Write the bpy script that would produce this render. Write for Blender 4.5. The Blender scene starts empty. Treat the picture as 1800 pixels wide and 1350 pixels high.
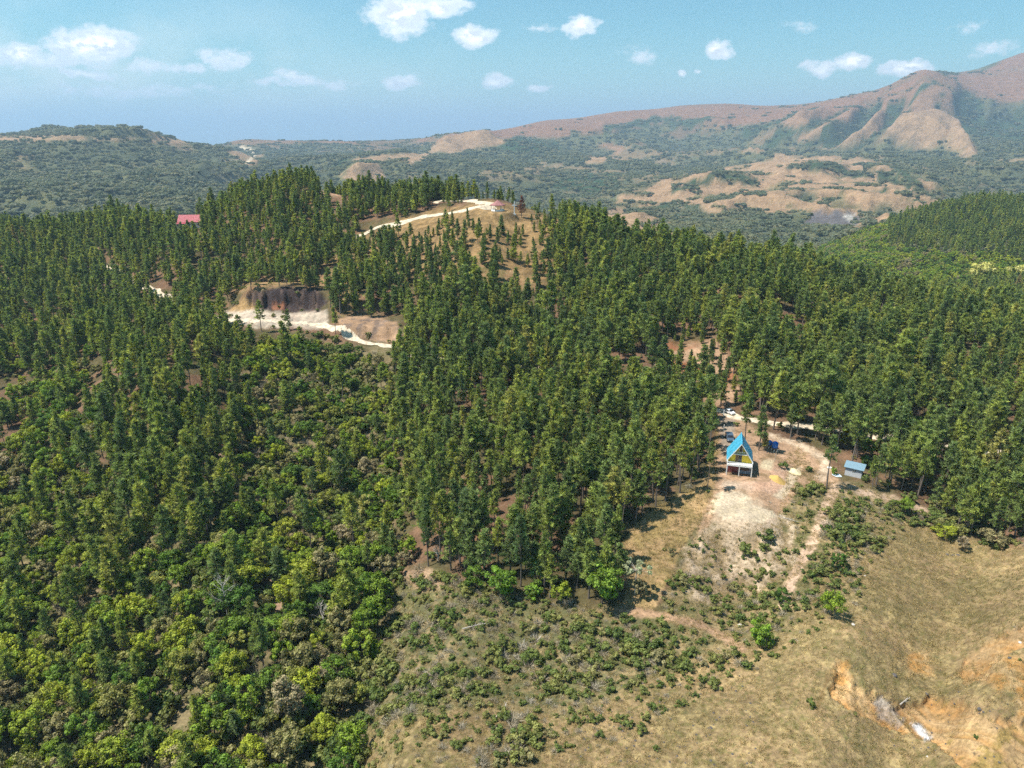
import bpy, math, random
import numpy as np
rad = math.radians
rng = np.random.default_rng(7)
random.seed(7)
S = bpy.context.scene
COL = S.collection

# ------------------------------------------------------------------ camera, sky, sun, exposure
PITCH = rad(19.54); F = 1248.0          # focal length in pixels of an 1800 px wide frame
CP, SP = math.cos(PITCH), math.sin(PITCH)
cam_d = bpy.data.cameras.new('camera'); cam = bpy.data.objects.new('camera', cam_d); COL.objects.link(cam)
cam_d.sensor_width = 36; cam_d.lens = 36*F/1800; cam_d.clip_start = 0.5; cam_d.clip_end = 120000
cam.location = (0, 0, 0); cam.rotation_euler = (rad(90)-PITCH, 0, 0)
S.camera = cam
SUN_AZ = (-0.90, -0.10)                    # horizontal direction towards the sun
SUN_EL = rad(61)
n_ = math.hypot(*SUN_AZ); sdir = (SUN_AZ[0]/n_*math.cos(SUN_EL), SUN_AZ[1]/n_*math.cos(SUN_EL), math.sin(SUN_EL))
sun_d = bpy.data.lights.new('sun', 'SUN'); sun = bpy.data.objects.new('sun', sun_d); COL.objects.link(sun)
sun_d.energy = 5.0; sun_d.angle = rad(0.5); sun_d.color = (1.0, 0.945, 0.86)
from mathutils import Vector, Matrix, noise as mnoise
sun.rotation_euler = Vector(sdir).to_track_quat('Z', 'Y').to_euler()
W = bpy.data.worlds.new('World'); S.world = W; W.use_nodes = True
S.view_settings.view_transform = 'Standard'; S.view_settings.look = 'None'
S.view_settings.exposure = 0.72; S.view_settings.gamma = 1
S.cycles.max_bounces = 5; S.cycles.diffuse_bounces = 2; S.cycles.transmission_bounces = 2
S.cycles.glossy_bounces = 1; S.cycles.volume_bounces = 1; S.cycles.transparent_max_bounces = 4
S.cycles.use_denoising = False
S.cycles.use_adaptive_sampling = True; S.cycles.adaptive_threshold = 0.03
S.cycles.sample_clamp_indirect = 4

# ------------------------------------------------------------------ node helpers
def N(nt, t, **kw):
    n = nt.nodes.new(t)
    for k, v in kw.items():
        if k.startswith('i_'):
            k = k[2:]; k = int(k) if k.isdigit() else k
            if hasattr(v, 'node'): nt.links.new(v, n.inputs[k])
            else: n.inputs[k].default_value = v
        else: setattr(n, k, v)
    return n
def M(nt, op, a, b=None, c=None, clamp=False):
    n = nt.nodes.new('ShaderNodeMath'); n.operation = op; n.use_clamp = clamp
    for i, v in enumerate((a, b, c)):
        if v is None: continue
        if hasattr(v, 'node'): nt.links.new(v, n.inputs[i])
        else: n.inputs[i].default_value = v
    return n.outputs[0]
def VM(nt, op, a, b=None):
    n = nt.nodes.new('ShaderNodeVectorMath'); n.operation = op
    for i, v in enumerate((a, b)):
        if v is None: continue
        if hasattr(v, 'node'): nt.links.new(v, n.inputs[i])
        else: n.inputs[i].default_value = v
    return n
def MIX(nt, f, a, b, mode='MIX'):
    n = nt.nodes.new('ShaderNodeMix'); n.data_type = 'RGBA'; n.blend_type = mode
    for i, v in ((0, f), (6, a), (7, b)):
        if hasattr(v, 'node'): nt.links.new(v, n.inputs[i])
        else: n.inputs[i].default_value = v if i == 0 else (*v, 1)[:4]
    return n.outputs[2]
def NOISE(nt, vec, scale, detail=3, rough=.55):
    n = nt.nodes.new('ShaderNodeTexNoise'); n.inputs['Scale'].default_value = scale
    n.inputs['Detail'].default_value = detail; n.inputs['Roughness'].default_value = rough
    if vec is not None: nt.links.new(vec, n.inputs['Vector'])
    return n.outputs[0]
def RANGE(nt, v, a, b, c=0., d=1.):
    n = nt.nodes.new('ShaderNodeMapRange'); n.interpolation_type = 'SMOOTHSTEP'
    nt.links.new(v, n.inputs[0])
    for i, x in enumerate((a, b, c, d)): n.inputs[i+1].default_value = x
    return n.outputs[0]

# ------------------------------------------------------------------ pixel <-> world
def q_of(py):                                    # slope z/y of the ray through image row py
    v = (675-np.asarray(py, float))/F
    return (-SP+v*CP)/(CP+v*SP)
def s_of(px, py):                                # x/y
    v = (675-np.asarray(py, float))/F
    return (np.asarray(px, float)-900)/F/(CP+v*SP)
def proj(x, y, z):
    d = y*CP-z*SP
    return 900+F*x/d, 675-F*(y*SP+z*CP)/d

# ------------------------------------------------------------------ sky with clouds
def build_world():
    nt = W.node_tree; nt.nodes.clear()
    out = N(nt, 'ShaderNodeOutputWorld'); bg = N(nt, 'ShaderNodeBackground')
    nt.links.new(bg.outputs[0], out.inputs[0]); bg.inputs[1].default_value = 0.085
    sky = N(nt, 'ShaderNodeTexSky'); sky.sky_type = 'NISHITA'; sky.sun_disc = False
    sky.sun_elevation = SUN_EL; sky.sun_rotation = math.atan2(sdir[0], sdir[1])
    sky.altitude = 600; sky.air_density = 1.0; sky.dust_density = 1.3; sky.ozone_density = 1.2
    g = N(nt, 'ShaderNodeTexCoord').outputs['Generated']
    sp = N(nt, 'ShaderNodeSeparateXYZ'); nt.links.new(g, sp.inputs[0])
    yy = M(nt, 'MAXIMUM', sp.outputs[1], 0.02)
    a = M(nt, 'DIVIDE', sp.outputs[0], yy); e = M(nt, 'DIVIDE', sp.outputs[2], yy)
    cb = N(nt, 'ShaderNodeCombineXYZ'); nt.links.new(a, cb.inputs[0]); nt.links.new(e, cb.inputs[1])
    P = cb.outputs[0]
    big = NOISE(nt, VM(nt, 'MULTIPLY', P, (7, 12, 1)).outputs[0], 1.0, 4)
    # warp
    wn = N(nt, 'ShaderNodeTexNoise'); wn.inputs['Scale'].default_value = 22; wn.inputs['Detail'].default_value = 4
    nt.links.new(P, wn.inputs['Vector'])
    wv = VM(nt, 'MULTIPLY', VM(nt, 'SUBTRACT', wn.outputs['Color'], (.5, .5, .5)).outputs[0], (.05, .028, 0)).outputs[0]
    PW = VM(nt, 'ADD', P, wv).outputs[0]
    clouds = [(160,78,95,38,1),(35,98,60,24,.9),(90,110,120,22,.6),(265,118,55,14,.5),(400,105,62,26,.6),(525,138,60,16,.6),(590,148,45,12,.55),
              (702,142,48,17,.85),(700,28,62,42,1),(770,8,70,20,.85),(838,62,46,22,1),(872,143,40,19,.85),(945,157,26,10,.6),(1020,46,34,19,.95),(955,45,40,12,.35),
              (1268,84,26,20,.9),(1195,124,15,10,.7),(1233,127,9,7,.6),(1450,118,50,18,.7),(1500,112,42,20,.95),(1600,118,55,18,1),(1405,45,45,20,.3),(1130,100,60,22,.3),(1745,88,70,20,.35),(1700,50,60,16,.25),(150,130,80,12,.6),(330,122,60,12,.5),(480,150,60,10,.5),(240,160,260,22,.38)]
    def field(PV):
        acc = None
        for (px, py, w, h, k) in clouds:
            c = (float(s_of(px, py)), float(q_of(py)), 0)
            d = VM(nt, 'SUBTRACT', PV, c).outputs[0]
            d = VM(nt, 'MULTIPLY', d, (F/w/.80, F/h/.74, 0)).outputs[0]
            ln = VM(nt, 'LENGTH', d).outputs['Value']
            v = M(nt, 'MULTIPLY', M(nt, 'SUBTRACT', 1.25, ln, clamp=True), k)
            acc = v if acc is None else M(nt, 'MAXIMUM', acc, v)
        return acc
    f = field(PW)
    fine = NOISE(nt, VM(nt, 'MULTIPLY', P, (44, 74, 1)).outputs[0], 1.0, 8, .66)
    dens = M(nt, 'ADD', f, M(nt, 'MULTIPLY', M(nt, 'SUBTRACT', fine, .5), 1.5))
    cov = RANGE(nt, dens, .04, .55)
    cov = M(nt, 'MULTIPLY', cov, RANGE(nt, f, .0, .3))
    # underside shade: field looked up a little lower is thinner -> bottom of the cloud
    fl = NOISE(nt, VM(nt, 'ADD', VM(nt, 'MULTIPLY', P, (38, 62, 1)).outputs[0], (.35, -.9, 0)).outputs[0], 1.0, 4, .6)
    shade = RANGE(nt, M(nt, 'SUBTRACT', fine, fl), -.16, .12)
    ccol = MIX(nt, shade, (14.5, 14.0, 13.0), (7.0, 7.6, 8.6))
    ccol = MIX(nt, M(nt, 'SUBTRACT', 1, RANGE(nt, dens, .35, 1.1)), ccol, (7.4, 8.3, 9.0))
    skyc = MIX(nt, 1.0, sky.outputs[0], (.58, 1.02, 1.0), 'MULTIPLY')
    # thin bright veil low on the sunward side
    veil = M(nt, 'MULTIPLY', RANGE(nt, a, .15, -.75), M(nt, 'MULTIPLY', RANGE(nt, e, .22, .02), RANGE(nt, big, .3, .75)))
    skyc = MIX(nt, M(nt, 'MULTIPLY', RANGE(nt, e, .14, -.02), .3), skyc, (6.4, 7.6, 7.9))
    skyc = MIX(nt, M(nt, 'MULTIPLY', veil, .8), skyc, (9.0, 9.2, 8.6))
    nt.links.new(MIX(nt, cov, skyc, ccol), bg.inputs[0])
build_world()

# ------------------------------------------------------------------ numpy noise
def _hash(ix, iy, seed):
    h = (ix.astype(np.int64)*374761393 + iy.astype(np.int64)*668265263 + seed*1442695041) & 0xffffffff
    h = ((h ^ (h >> 13))*1274126177) & 0xffffffff
    return ((h ^ (h >> 16)) & 0xffffff)/float(0xffffff)
def vnoise(x, y, seed=0):
    x0 = np.floor(x); y0 = np.floor(y); fx = x-x0; fy = y-y0
    fx = fx*fx*fx*(fx*(fx*6-15)+10); fy = fy*fy*fy*(fy*(fy*6-15)+10)
    a = _hash(x0, y0, seed); b = _hash(x0+1, y0, seed); c = _hash(x0, y0+1, seed); d = _hash(x0+1, y0+1, seed)
    return (a*(1-fx)+b*fx)*(1-fy)+(c*(1-fx)+d*fx)*fy
def fbm(x, y, oct=4, seed=0, gain=.5):
    r = 0; a = 1; t = 0
    for i in range(oct):
        r = r+a*vnoise(x, y, seed+i*17); t += a; a *= gain
        x, y = x*1.7+y*1.1+3.1, y*1.7-x*1.1+1.7
    return r/t
def ridged(x, y, oct=4, seed=0, gain=.5):
    r = 0; a = 1; t = 0
    for i in range(oct):
        r = r+a*(1-np.abs(2*vnoise(x, y, seed+i*13)-1)); t += a; a *= gain
        x, y = x*1.75+y*1.0+5.2, y*1.75-x*1.0+2.3
    return r/t
def sm(a, b, x):
    t = np.clip((x-a)/(b-a), 0, 1); return t*t*(3-2*t)

# ------------------------------------------------------------------ terrain control points
# (px, py, v): ground seen at that pixel; v<0 is its height z, v>0 its distance Y
CTRL = [
 (1780,1340,-86),(1780,1150,-83),(1780,1000,-88),(1500,1340,-88),(1500,1150,-86),(1500,980,-87),(1630,1270,-91),(1300,1340,-87),(1300,1180,-88.5),
 (1100,1340,-88),(1100,1200,-90),(900,1340,-88),(900,1200,-92),(700,1345,-90),(720,1150,-95),(950,1090,-91),(1150,1080,-88.5),(1330,1100,-90),
 (1400,940,-87),(1300,890,-84.5),(1290,985,-89.5),(1300,835,-84),(1370,800,-84),(1440,810,-85),(1285,775,-83),(1280,725,-83),(1500,838,-86),
 (1600,870,-89),(1780,900,-90),(1220,960,-86.5),
 (1180,870,-85.5),(1000,860,-85),(800,860,-88),(1100,980,-87),(900,980,-88.5),(750,960,-92),(740,760,-86),(900,740,-82),(1100,740,-82.5),
 (1000,650,-80),(780,640,-79),
 (640,1260,-99),(550,1340,-101),(300,1340,-103),(0,1340,-105),(600,1050,-98),(450,1050,-97),(450,900,-96),(330,880,-90),(150,900,-98),(0,1100,-104),
 (300,1120,-102),(600,850,-96),(620,700,-88),(450,750,-89),(480,650,-81),(250,750,-83),(0,800,-95),(0,620,-85),(200,620,-77),(330,580,-74),
 (-300,1340,-106),(-300,1000,-104),(-300,700,-92),(2100,1340,-86),(2100,1000,-88),(2100,800,-90),
 (180,470,400),(310,535,330),(450,572,290),(560,575,284),(690,612,262),(660,570,276),
 (520,500,322),(400,500,342),(300,460,372),(600,470,335),(750,520,305),(900,560,288),(1050,560,283),(1200,630,250),(1400,650,240),(1600,640,242),
 (1780,650,238),(1500,740,-86),(1700,760,-88),(1600,800,-88),(1240,690,-82.5),(1350,600,262),(1600,580,280),(1790,600,275),
 (870,460,325),(873,362,375),(640,405,385),(760,385,378),(700,440,352),(960,385,372),(1000,404,366),(1100,436,362),(1200,452,360),(1300,468,358),
 (1400,490,355),(1500,520,350),(1600,540,348),(1700,556,345),(1790,570,342),(2000,590,340),(900,410,352),(1000,470,330),(1200,520,310),(1500,570,300),
 (540,326,440),(430,350,430),(375,385,438),(330,406,462),(200,392,470),(100,420,470),(0,412,480),(-250,415,480),(250,430,425),(100,480,395),(0,510,370),(-250,520,360),
 (650,345,425),(750,352,412),(810,354,398),(450,420,380),(550,400,392),(620,370,405),
 # far left hill
 (0,236,2600),(100,230,2600),(180,226,2600),(240,230,2600),(275,242,2700),(310,249,3000),(0,300,1750),(150,300,1750),(300,300,1950),(0,360,1250),(300,372,1250),(-300,240,2600),(-300,330,1400),
 # centre
 (400,246,4300),(500,244,4500),(600,244,4600),(440,272,3200),(560,272,3200),(620,295,2300),(700,270,3000),(700,250,4200),(800,237,4700),(900,226,5200),(960,212,5500),
 (1010,208,5600),(1080,196,5600),(1200,184,5600),(1280,180,5600),(1400,182,5600),(1500,164,5200),(1560,150,5000),(1615,124,4800),(1680,138,4900),(1740,128,5100),(1800,97,5400),(1950,75,5600),
 (800,300,2500),(900,290,2700),(900,340,1900),
 (1080,245,4300),(1200,235,4500),(1300,232,4300),(1080,300,2800),(1250,290,3000),(1000,340,2200),(1330,260,3500),(1450,267,3400),(1600,225,3700),(1700,274,3000),(1700,235,3700),(1780,190,4300),(1780,300,2400),(2000,240,3000),
 (1400,296,2500),(1600,292,2400),(1250,330,2000),(1500,330,1950),(1650,330,1900),(1150,375,1600),(1400,352,1700),(1600,372,1550),(1450,388,1450),(1300,405,1300),(1500,432,1050),(1150,405,1250),
 # wooded hill on the right
 (1800,366,850),(1720,366,850),(1640,384,850),(1590,408,820),(1530,432,790),(1490,448,760),(1700,450,640),(1800,460,620),(1600,472,660),(1650,505,575),(1790,508,545),(1500,500,600),(2000,350,850),(2000,500,560),
]
# (px at the horizon, Y, z): hidden ground and the far plain
HID = []
for px in (-350, -100, 150, 400, 600, 800, 1000): HID += [(px, 600, -112), (px, 800, -150)]
HID += [(-200,1000,-150),(200,1000,-150),(500,1100,-150),(700,1200,-150),(900,1200,-170),(1100,900,-170),(1250,700,-165),(1400,560,-150),(1100,520,-110),(1300,470,-112),(1500,450,-112),(1700,440,-114),(1950,440,-114),(500,1600,-150)]
HID += [(1500,1050,-170),(1650,1150,-150),(1800,1150,-160),(2050,1150,-160)]
for px in (-400, 0, 300): HID += [(px, 4200, -160)]
for px in (-400, 0, 400, 800, 1200, 1600, 2100): HID += [(px, 9000, -420), (px, 20000, -600), (px, 70000, -640)]
cs, ct, cq = [], [], []
for px, py, v in CTRL:
    q = float(q_of(py)); Y = v if v > 0 else v/q
    cs.append(float(s_of(px, py))); ct.append(math.log(Y)); cq.append(q)
for px, Y, z in HID:
    cs.append((px-900)/F*CP); ct.append(math.log(Y)); cq.append(z/Y)
for s0 in (-1.0, -.6, -.3, 0, .3, .6, 1.0):       # nearest ground, below the frame
    cs.append(s0); ct.append(math.log(48)); cq.append((-104 if s0 < -.25 else -88)/48)
cs, ct, cq = map(np.array, (cs, ct, cq))
SW = 3.2
# work with z (near) blended into q (far): solve for g = q with near baseline removed (flat plane at -88)
def base_q(t): return -88/np.exp(np.minimum(t, 6.6))*np.exp(-np.maximum(t-6.6, 0)*1.2)
X = np.stack([cs*SW, ct], 1)
def U(r2): return np.where(r2 > 1e-12, r2*np.log(np.maximum(r2, 1e-12)), 0)
n = len(X); r2 = ((X[:, None]-X[None])**2).sum(-1)
A = np.zeros((n+3, n+3)); A[:n, :n] = U(r2)+np.eye(n)*2e-4; A[:n, n] = 1; A[:n, n+1:] = X; A[n, :n] = 1; A[n+1:, :n] = X.T
wt = np.exp(np.minimum(ct, 6.2))                  # solve in metres near by, in slope far away
sol = np.linalg.solve(A, np.concatenate([(cq-base_q(ct))*wt, [0, 0, 0]]))
NS, S0, S1 = 840, -1.25, 1.25
T0, TM, T1 = math.log(46), math.log(760), math.log(75000)
tt = np.concatenate([np.linspace(T0, TM, 930), np.linspace(TM, T1, 471)[1:]])
NT = len(tt)
ss = np.linspace(S0, S1, NS)
cgs = np.linspace(S0, S1, 176); cgt = np.linspace(T0, T1, 300)
GS, GT = np.meshgrid(cgs*SW, cgt)                 # coarse evaluation
pts = np.stack([GS.ravel(), GT.ravel()], 1)
val = sol[n]+pts@sol[n+1:]
for i in range(n): val += sol[i]*U((pts[:, 0]-X[i, 0])**2+(pts[:, 1]-X[i, 1])**2)
val = val.reshape(GS.shape)
tmp = np.stack([np.interp(tt, cgt, val[:, j]) for j in range(len(cgs))], 1)
val = np.stack([np.interp(ss, cgs, tmp[i]) for i in range(NT)], 0)
TT = np.repeat(tt[:, None], NS, 1); SS = np.repeat(ss[None], NT, 0)
YY = np.exp(TT); XX = SS*YY
Q = val/np.exp(np.minimum(TT, 6.2))+base_q(TT)
Z = Q*YY
Z = np.maximum(Z, -640)
# relief at several sizes
near = 1-sm(500, 900, YY)
Z += near*((fbm(XX/22, YY/22, 4, 3)-.5)*2.2+(fbm(XX/4, YY/4, 3, 9)-.5)*.5)
mid = sm(800, 1100, YY)*(1-sm(2400, 3200, YY))
wx = (fbm(XX/500, YY/500, 3, 41)-.5)*400
mrid = ridged((XX+wx)/330, (YY+wx)/520, 4, 21)
Z += mid*((mrid-.62)*75+(fbm(XX/90, YY/90, 4, 23)-.5)*16)
far = sm(2400, 3200, YY)*(1-sm(8000, 12000, YY))
wx = (fbm(XX/900, YY/900, 3, 51)-.5)*900
gul = ridged((XX+wx*1.1+YY*.6)/900, (YY+wx)/1900, 4, 31, .42)
rightw = sm(.0, .35, SS)
Z += far*(1-.8*sm(4300, 5000, YY))*((gul-np.median(gul))*(170-40*rightw)+(fbm(XX/200, YY/200, 4, 33)-.5)*26)
hillr = sm(520, 600, YY)*(1-sm(900, 1000, YY))*sm(.3, .45, SS)
Z += hillr*(fbm(XX/60, YY/60, 3, 61)-.5)*9

PXg, PYg = proj(XX, YY, Z)
# ---- local remaps: benches and cut banks given as (px range, list of (Y, py))
def remap(pa, pb, prof, soft=14, noise=0):
    global Z
    Ys = np.array([p[0] for p in prof], float); Ps = np.array([p[1] for p in prof], float)
    Yn = YY+(noise*(ridged(XX/3.2, YY/60, 3, 77)-.5) if noise else 0)
    tq = q_of(np.interp(Yn, Ys, Ps))*YY
    w = sm(pa-soft, pa+soft, PXg)*(1-sm(pb-soft, pb+soft, PXg))
    w = w*sm(Ys[0]-8, Ys[0], YY)*(1-sm(Ys[-1], Ys[-1]+8, YY))
    Z = Z*(1-w)+tq*w
remap(425, 566, [(276, 585), (284, 574), (306, 545), (308, 538), (311, 512), (314, 504), (328, 496)], 22, 5)
remap(596, 700, [(258, 618), (264, 608), (274, 596), (278, 575), (284, 563), (292, 554)], 14, 1.6)
PXg, PYg = proj(XX, YY, Z)
# ---- flat pads in world space
def polyd(px, py, pts):                           # signed distance (inside > 0), px units
    P = np.array(pts, float); n = len(P); dmin = np.full(px.shape, 1e9); ins = np.zeros(px.shape, bool)
    for i in range(n):
        a = P[i]; b = P[(i+1) % n]; e = b-a
        wx_, wy_ = px-a[0], py-a[1]
        t = np.clip((wx_*e[0]+wy_*e[1])/(e@e), 0, 1)
        dmin = np.minimum(dmin, (wx_-e[0]*t)**2+(wy_-e[1]*t)**2)
        c = ((a[1] > py) != (b[1] > py))
        with np.errstate(divide='ignore', invalid='ignore'):
            c &= px < (b[0]-a[0])*(py-a[1])/(b[1]-a[1]+1e-12)+a[0]
        ins ^= c
    return np.where(ins, 1, -1)*np.sqrt(dmin)
def Hgrid(x, y, G=None):
    G = Z if G is None else G
    x = np.asarray(x, float); y = np.maximum(np.asarray(y, float), 47)
    fs = np.clip((x/y-S0)/(S1-S0)*(NS-1), 0, NS-1.001); ft = np.clip(np.interp(np.log(y), tt, np.arange(NT)), 0, NT-1.001)
    i = ft.astype(int); j = fs.astype(int); a = ft-i; b = fs-j
    return (G[i, j]*(1-a)*(1-b)+G[i+1, j]*a*(1-b)+G[i, j+1]*(1-a)*b+G[i+1, j+1]*a*b)
def ground(px, py, far=False):                   # first hit of the pixel ray with the terrain
    s = float(s_of(px, py)); q = float(q_of(py))
    y = np.exp(np.linspace(math.log(60), math.log(9000), 9000))
    d = Hgrid(s*y, y)-q*y
    k = np.argmax(d > 0)
    y0 = y[k]; return (s*y0, y0, float(Hgrid(s*y0, y0)))
def flatten(px, py, r, soft, z=None):
    global Z
    x, y, z0 = ground(px, py); z = z0 if z is None else z
    d = np.hypot(XX-x, YY-y); w = 1-sm(r, r+soft, d)
    Z = Z*(1-w)+z*w
    return (x, y, z)
ER = [(1470,1160),(1500,1200),(1560,1235),(1600,1240),(1640,1222),(1690,1235),(1740,1258),(1900,1262),(1900,1420),(1750,1400),(1690,1345),(1640,1300),(1560,1278),(1500,1250),(1460,1225)]
ER2 = [(1685,1185),(1700,1155),(1745,1122),(1800,1098),(1900,1060),(1900,1110),(1800,1135),(1750,1160),(1735,1192),(1700,1200)]
ER3 = [(1195,1000),(1215,940),(1260,925),(1330,935),(1372,925),(1395,960),(1380,1010),(1330,1040),(1270,1060),(1220,1060)]
def pm0(pts, soft, rough, sd):
    px_, py_ = PXg[:760], PYg[:760]; d = np.full(px_.shape, -99.); P = np.array(pts)
    b = (px_ > P[:, 0].min()-40) & (px_ < P[:, 0].max()+40) & (py_ > P[:, 1].min()-40) & (py_ < P[:, 1].max()+40)
    d[b] = polyd(px_[b], py_[b], pts)+(fbm(px_[b]*.06, py_[b]*.1, 4, sd, .6)-.5)*2*rough
    o = np.zeros(XX.shape); o[:760] = sm(-soft, soft, d); return o
MER = np.maximum(pm0(ER, 3, 12, 5), pm0(ER2, 3, 9, 6)); rill = ridged((XX*.9+YY*.35)/2.6, (YY-XX*.3)/9, 4, 65)
Z -= MER*(.55+1.5*(1-rill)); M3 = pm0(ER3, 6, 14, 7); rill3 = ridged(XX/4.5, YY/7, 4, 66)
Z -= M3*(1.6*(.75-rill3))
P_HOUSE = flatten(1300, 830, 7.0, 6)
P_SHED = flatten(1500, 834, 4.0, 4)
P_PAD = flatten(1300, 892, 5.5, 6)
P_PAV = flatten(875, 371, 6.5, 5)
P_RED = flatten(338, 404, 10, 6)
P_SUV = flatten(1285, 774, 3.0, 3)
P_PICK = flatten(1281, 727, 4.0, 3)
PXg, PYg = proj(XX, YY, Z)

def bake_sub(y0, y1): return (YY > y0) & (YY < y1)
def pmask(pts, soft=6, rough=0, nscale=.05, seed=5, y0=0, y1=1e9):
    P = np.array(pts, float); m = soft+rough+5
    R = np.zeros(XX.shape, np.float32)
    sel = (PXg > P[:, 0].min()-m) & (PXg < P[:, 0].max()+m) & (PYg > P[:, 1].min()-m) & (PYg < P[:, 1].max()+m) & (YY > y0) & (YY < y1)
    px, py = PXg[sel], PYg[sel]
    d = polyd(px, py, pts)
    if rough: d = d+(fbm(px*nscale, py*nscale*1.6, 4, seed, .6)-.5)*2*rough
    R[sel] = sm(-soft, soft, d); return R

# ------------------------------------------------------------------ ground cover (albedo, one wet sheen painted in)
ALB = np.zeros(XX.shape+(3,), np.float32)
def lay(mask, c, var=None):
    m = mask[..., None]; c = np.array(c, np.float32)
    if var is not None: c = c*(1-var[0][..., None])+np.array(var[1], np.float32)*var[0][..., None]
    ALB[:] = ALB*(1-m)+c*m
v8 = fbm(XX/9, YY/9, 4, 71).astype(np.float32); v2 = fbm(XX/2.2, YY/2.2, 4, 72, .6).astype(np.float32); v30 = fbm(XX/35, YY/35, 4, 73).astype(np.float32)
v05 = fbm(XX/.8, YY/.8, 3, 74, .6).astype(np.float32)
one = np.ones(XX.shape, np.float32)
# default near: forest floor, pine litter
lay(one, (.21, .125, .075), (sm(.35, .65, v8), (.12, .10, .045)))
lay(pmask([(-500,760),(430,900),(425,620),(700,600),(690,1300),(600,1700),(-500,1700)], 20, 20), (.15, .135, .06), (sm(.4, .62, v2), (.24, .19, .10)))
PLOT_CLEAR = [(1100,1010),(1092,955),(1135,902),(1235,850),(1262,742),(1270,760),(1255,870),(1195,975),(1150,1075),(1100,1062)]
PASTURE = [(640,1400),(650,1290),(720,1265),(860,1240),(1000,1262),(1130,1200),(1290,1150),(1385,1120),(1440,1000),(1500,905),(1560,905),(1640,925),(1760,960),(2100,965),(2100,1600),(600,1600)]
SCRUB = [(600,1400),(650,1260),(690,1010),(740,1000),(900,1040),(1150,1085),(1180,1000),(1260,860),(1330,840),(1400,790),(1450,850),(1530,860),(1600,900),(1560,960),(1450,1100),(1320,1180),(1100,1300),(640,1400)]
YARD = [(1262,725),(1300,735),(1380,775),(1450,800),(1480,850),(1400,860),(1380,900),(1360,920),(1250,920),(1215,960),(1255,865),(1262,800)]
HILLTOP = [(600,420),(680,395),(760,368),(860,352),(930,368),(990,392),(1000,410),(960,440),(990,470),(950,500),(880,470),(800,440),(700,420)]
grass = (.365, .25, .13)
lay(pmask([(430,502),(620,440),(800,380),(1010,395),(990,500),(900,520),(760,480),(640,500),(600,560),(575,510),(420,515)], 12, 20, .02), (.36, .215, .11), (sm(.4, .6, v2), (.25, .19, .08)))
lay(pmask(HILLTOP, 5, 8, .05), (.40, .255, .115), (sm(.4, .62, v2), (.24, .16, .075)))
lay(pmask([(1160,600),(1260,600),(1300,680),(1290,715),(1200,695),(1150,640)], 10, 16, .03), (.45, .29, .18), (sm(.45, .7, v8), (.33, .14, .07)))
lay(pmask(SCRUB, 8, 18, .03), (.33, .245, .125), (sm(.35, .6, v2), (.17, .155, .065)))
lay(pmask([(640,1260),(700,1000),(900,1040),(1190,1100),(1180,1180),(1000,1250),(860,1235),(720,1260)], 10, 18, .03)*sm(.35, .6, v05)*.8, (.15, .15, .07))
lay(pmask(PASTURE, 6, 10, .04), grass, (sm(.36, .66, v8*.6+v2*.4), (.265, .20, .095)))
lay(pmask(PASTURE, 6, 10, .04)*sm(.52, .75, v05)*.8, (.19, .17, .06))
lay(pmask(PASTURE, 6, 10, .04)*sm(.56, .72, 1-v05)*.6, (.50, .38, .17))
lay(pmask(PLOT_CLEAR, 3, 6, .05), (.42, .28, .14), (sm(.4, .62, v2), (.30, .215, .09)))
lay(pmask(YARD, 4, 8, .05), (.50, .32, .20), (sm(.45, .65, v2), (.32, .215, .12)))
# pale pads, tracks, slumps around the cabin
lay(pmask([(1258,868),(1290,862),(1330,885),(1362,905),(1340,922),(1290,918),(1250,900)], 3, 13, .07), (.72, .61, .40), (sm(.4, .6, v2), (.60, .52, .38)))
lay(pmask([(1250,920),(1262,870),(1300,860),(1365,905),(1372,920),(1335,935),(1260,935),(1215,990),(1200,985)], 4, 10, .06)*.55, (.62, .48, .34))
lay(pmask([(1275,845),(1350,845),(1352,820),(1375,820),(1390,845),(1372,870),(1320,862),(1262,856)], 4, 8, .06), (.58, .36, .24), (sm(.4, .7, v8), (.66, .50, .36)))
lay(pmask([(1360,870),(1380,852),(1385,825),(1408,822),(1400,845),(1378,880)], 3, 5, .06), (.66, .52, .36))
lay(pmask([(1335,822),(1342,808),(1362,808),(1355,828)], 3, 3, .06), (.72, .58, .38))
lay(pmask([(1265,735),(1292,738),(1290,800),(1270,800)], 4, 3), (.42, .33, .25))
def strip(pts, w0, w1=None):                      # band along a pixel polyline, as a polygon
    P = np.array(pts, float); n = len(P); L, R = [], []
    for i in range(n):
        a = P[max(i-1, 0)]; b = P[min(i+1, n-1)]; t = (b-a)/np.linalg.norm(b-a); nn = np.array([-t[1], t[0]])
        w = w0+((w0 if w1 is None else w1)-w0)*i/(n-1)
        L.append(P[i]+nn*w); R.append(P[i]-nn*w)
    return [tuple(p) for p in L+R[::-1]]
lay(pmask(strip([(1470,850),(1450,900),(1425,960),(1395,1010),(1375,1070)], 9, 10), 3, 5, .07), (.66, .46, .32), (sm(.5, .65, v2), (.46, .32, .20)))
lay(pmask(strip([(1352,765),(1385,775),(1425,790),(1448,806),(1452,824),(1440,842)], 4, 9), 2.5, 4, .1), (.68, .52, .37), (sm(.45, .62, v2), (.50, .36, .24)))
lay(pmask(strip([(1470,850),(1520,868),(1580,880),(1640,905)], 6, 8), 3, 6, .07), (.52, .37, .26), (sm(.45, .62, v2), (.34, .25, .15)))
lay(pmask(strip([(1372,905),(1392,925),(1388,960),(1395,990)], 5, 5), 3, 4, .1), (.60, .47, .33))
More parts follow.
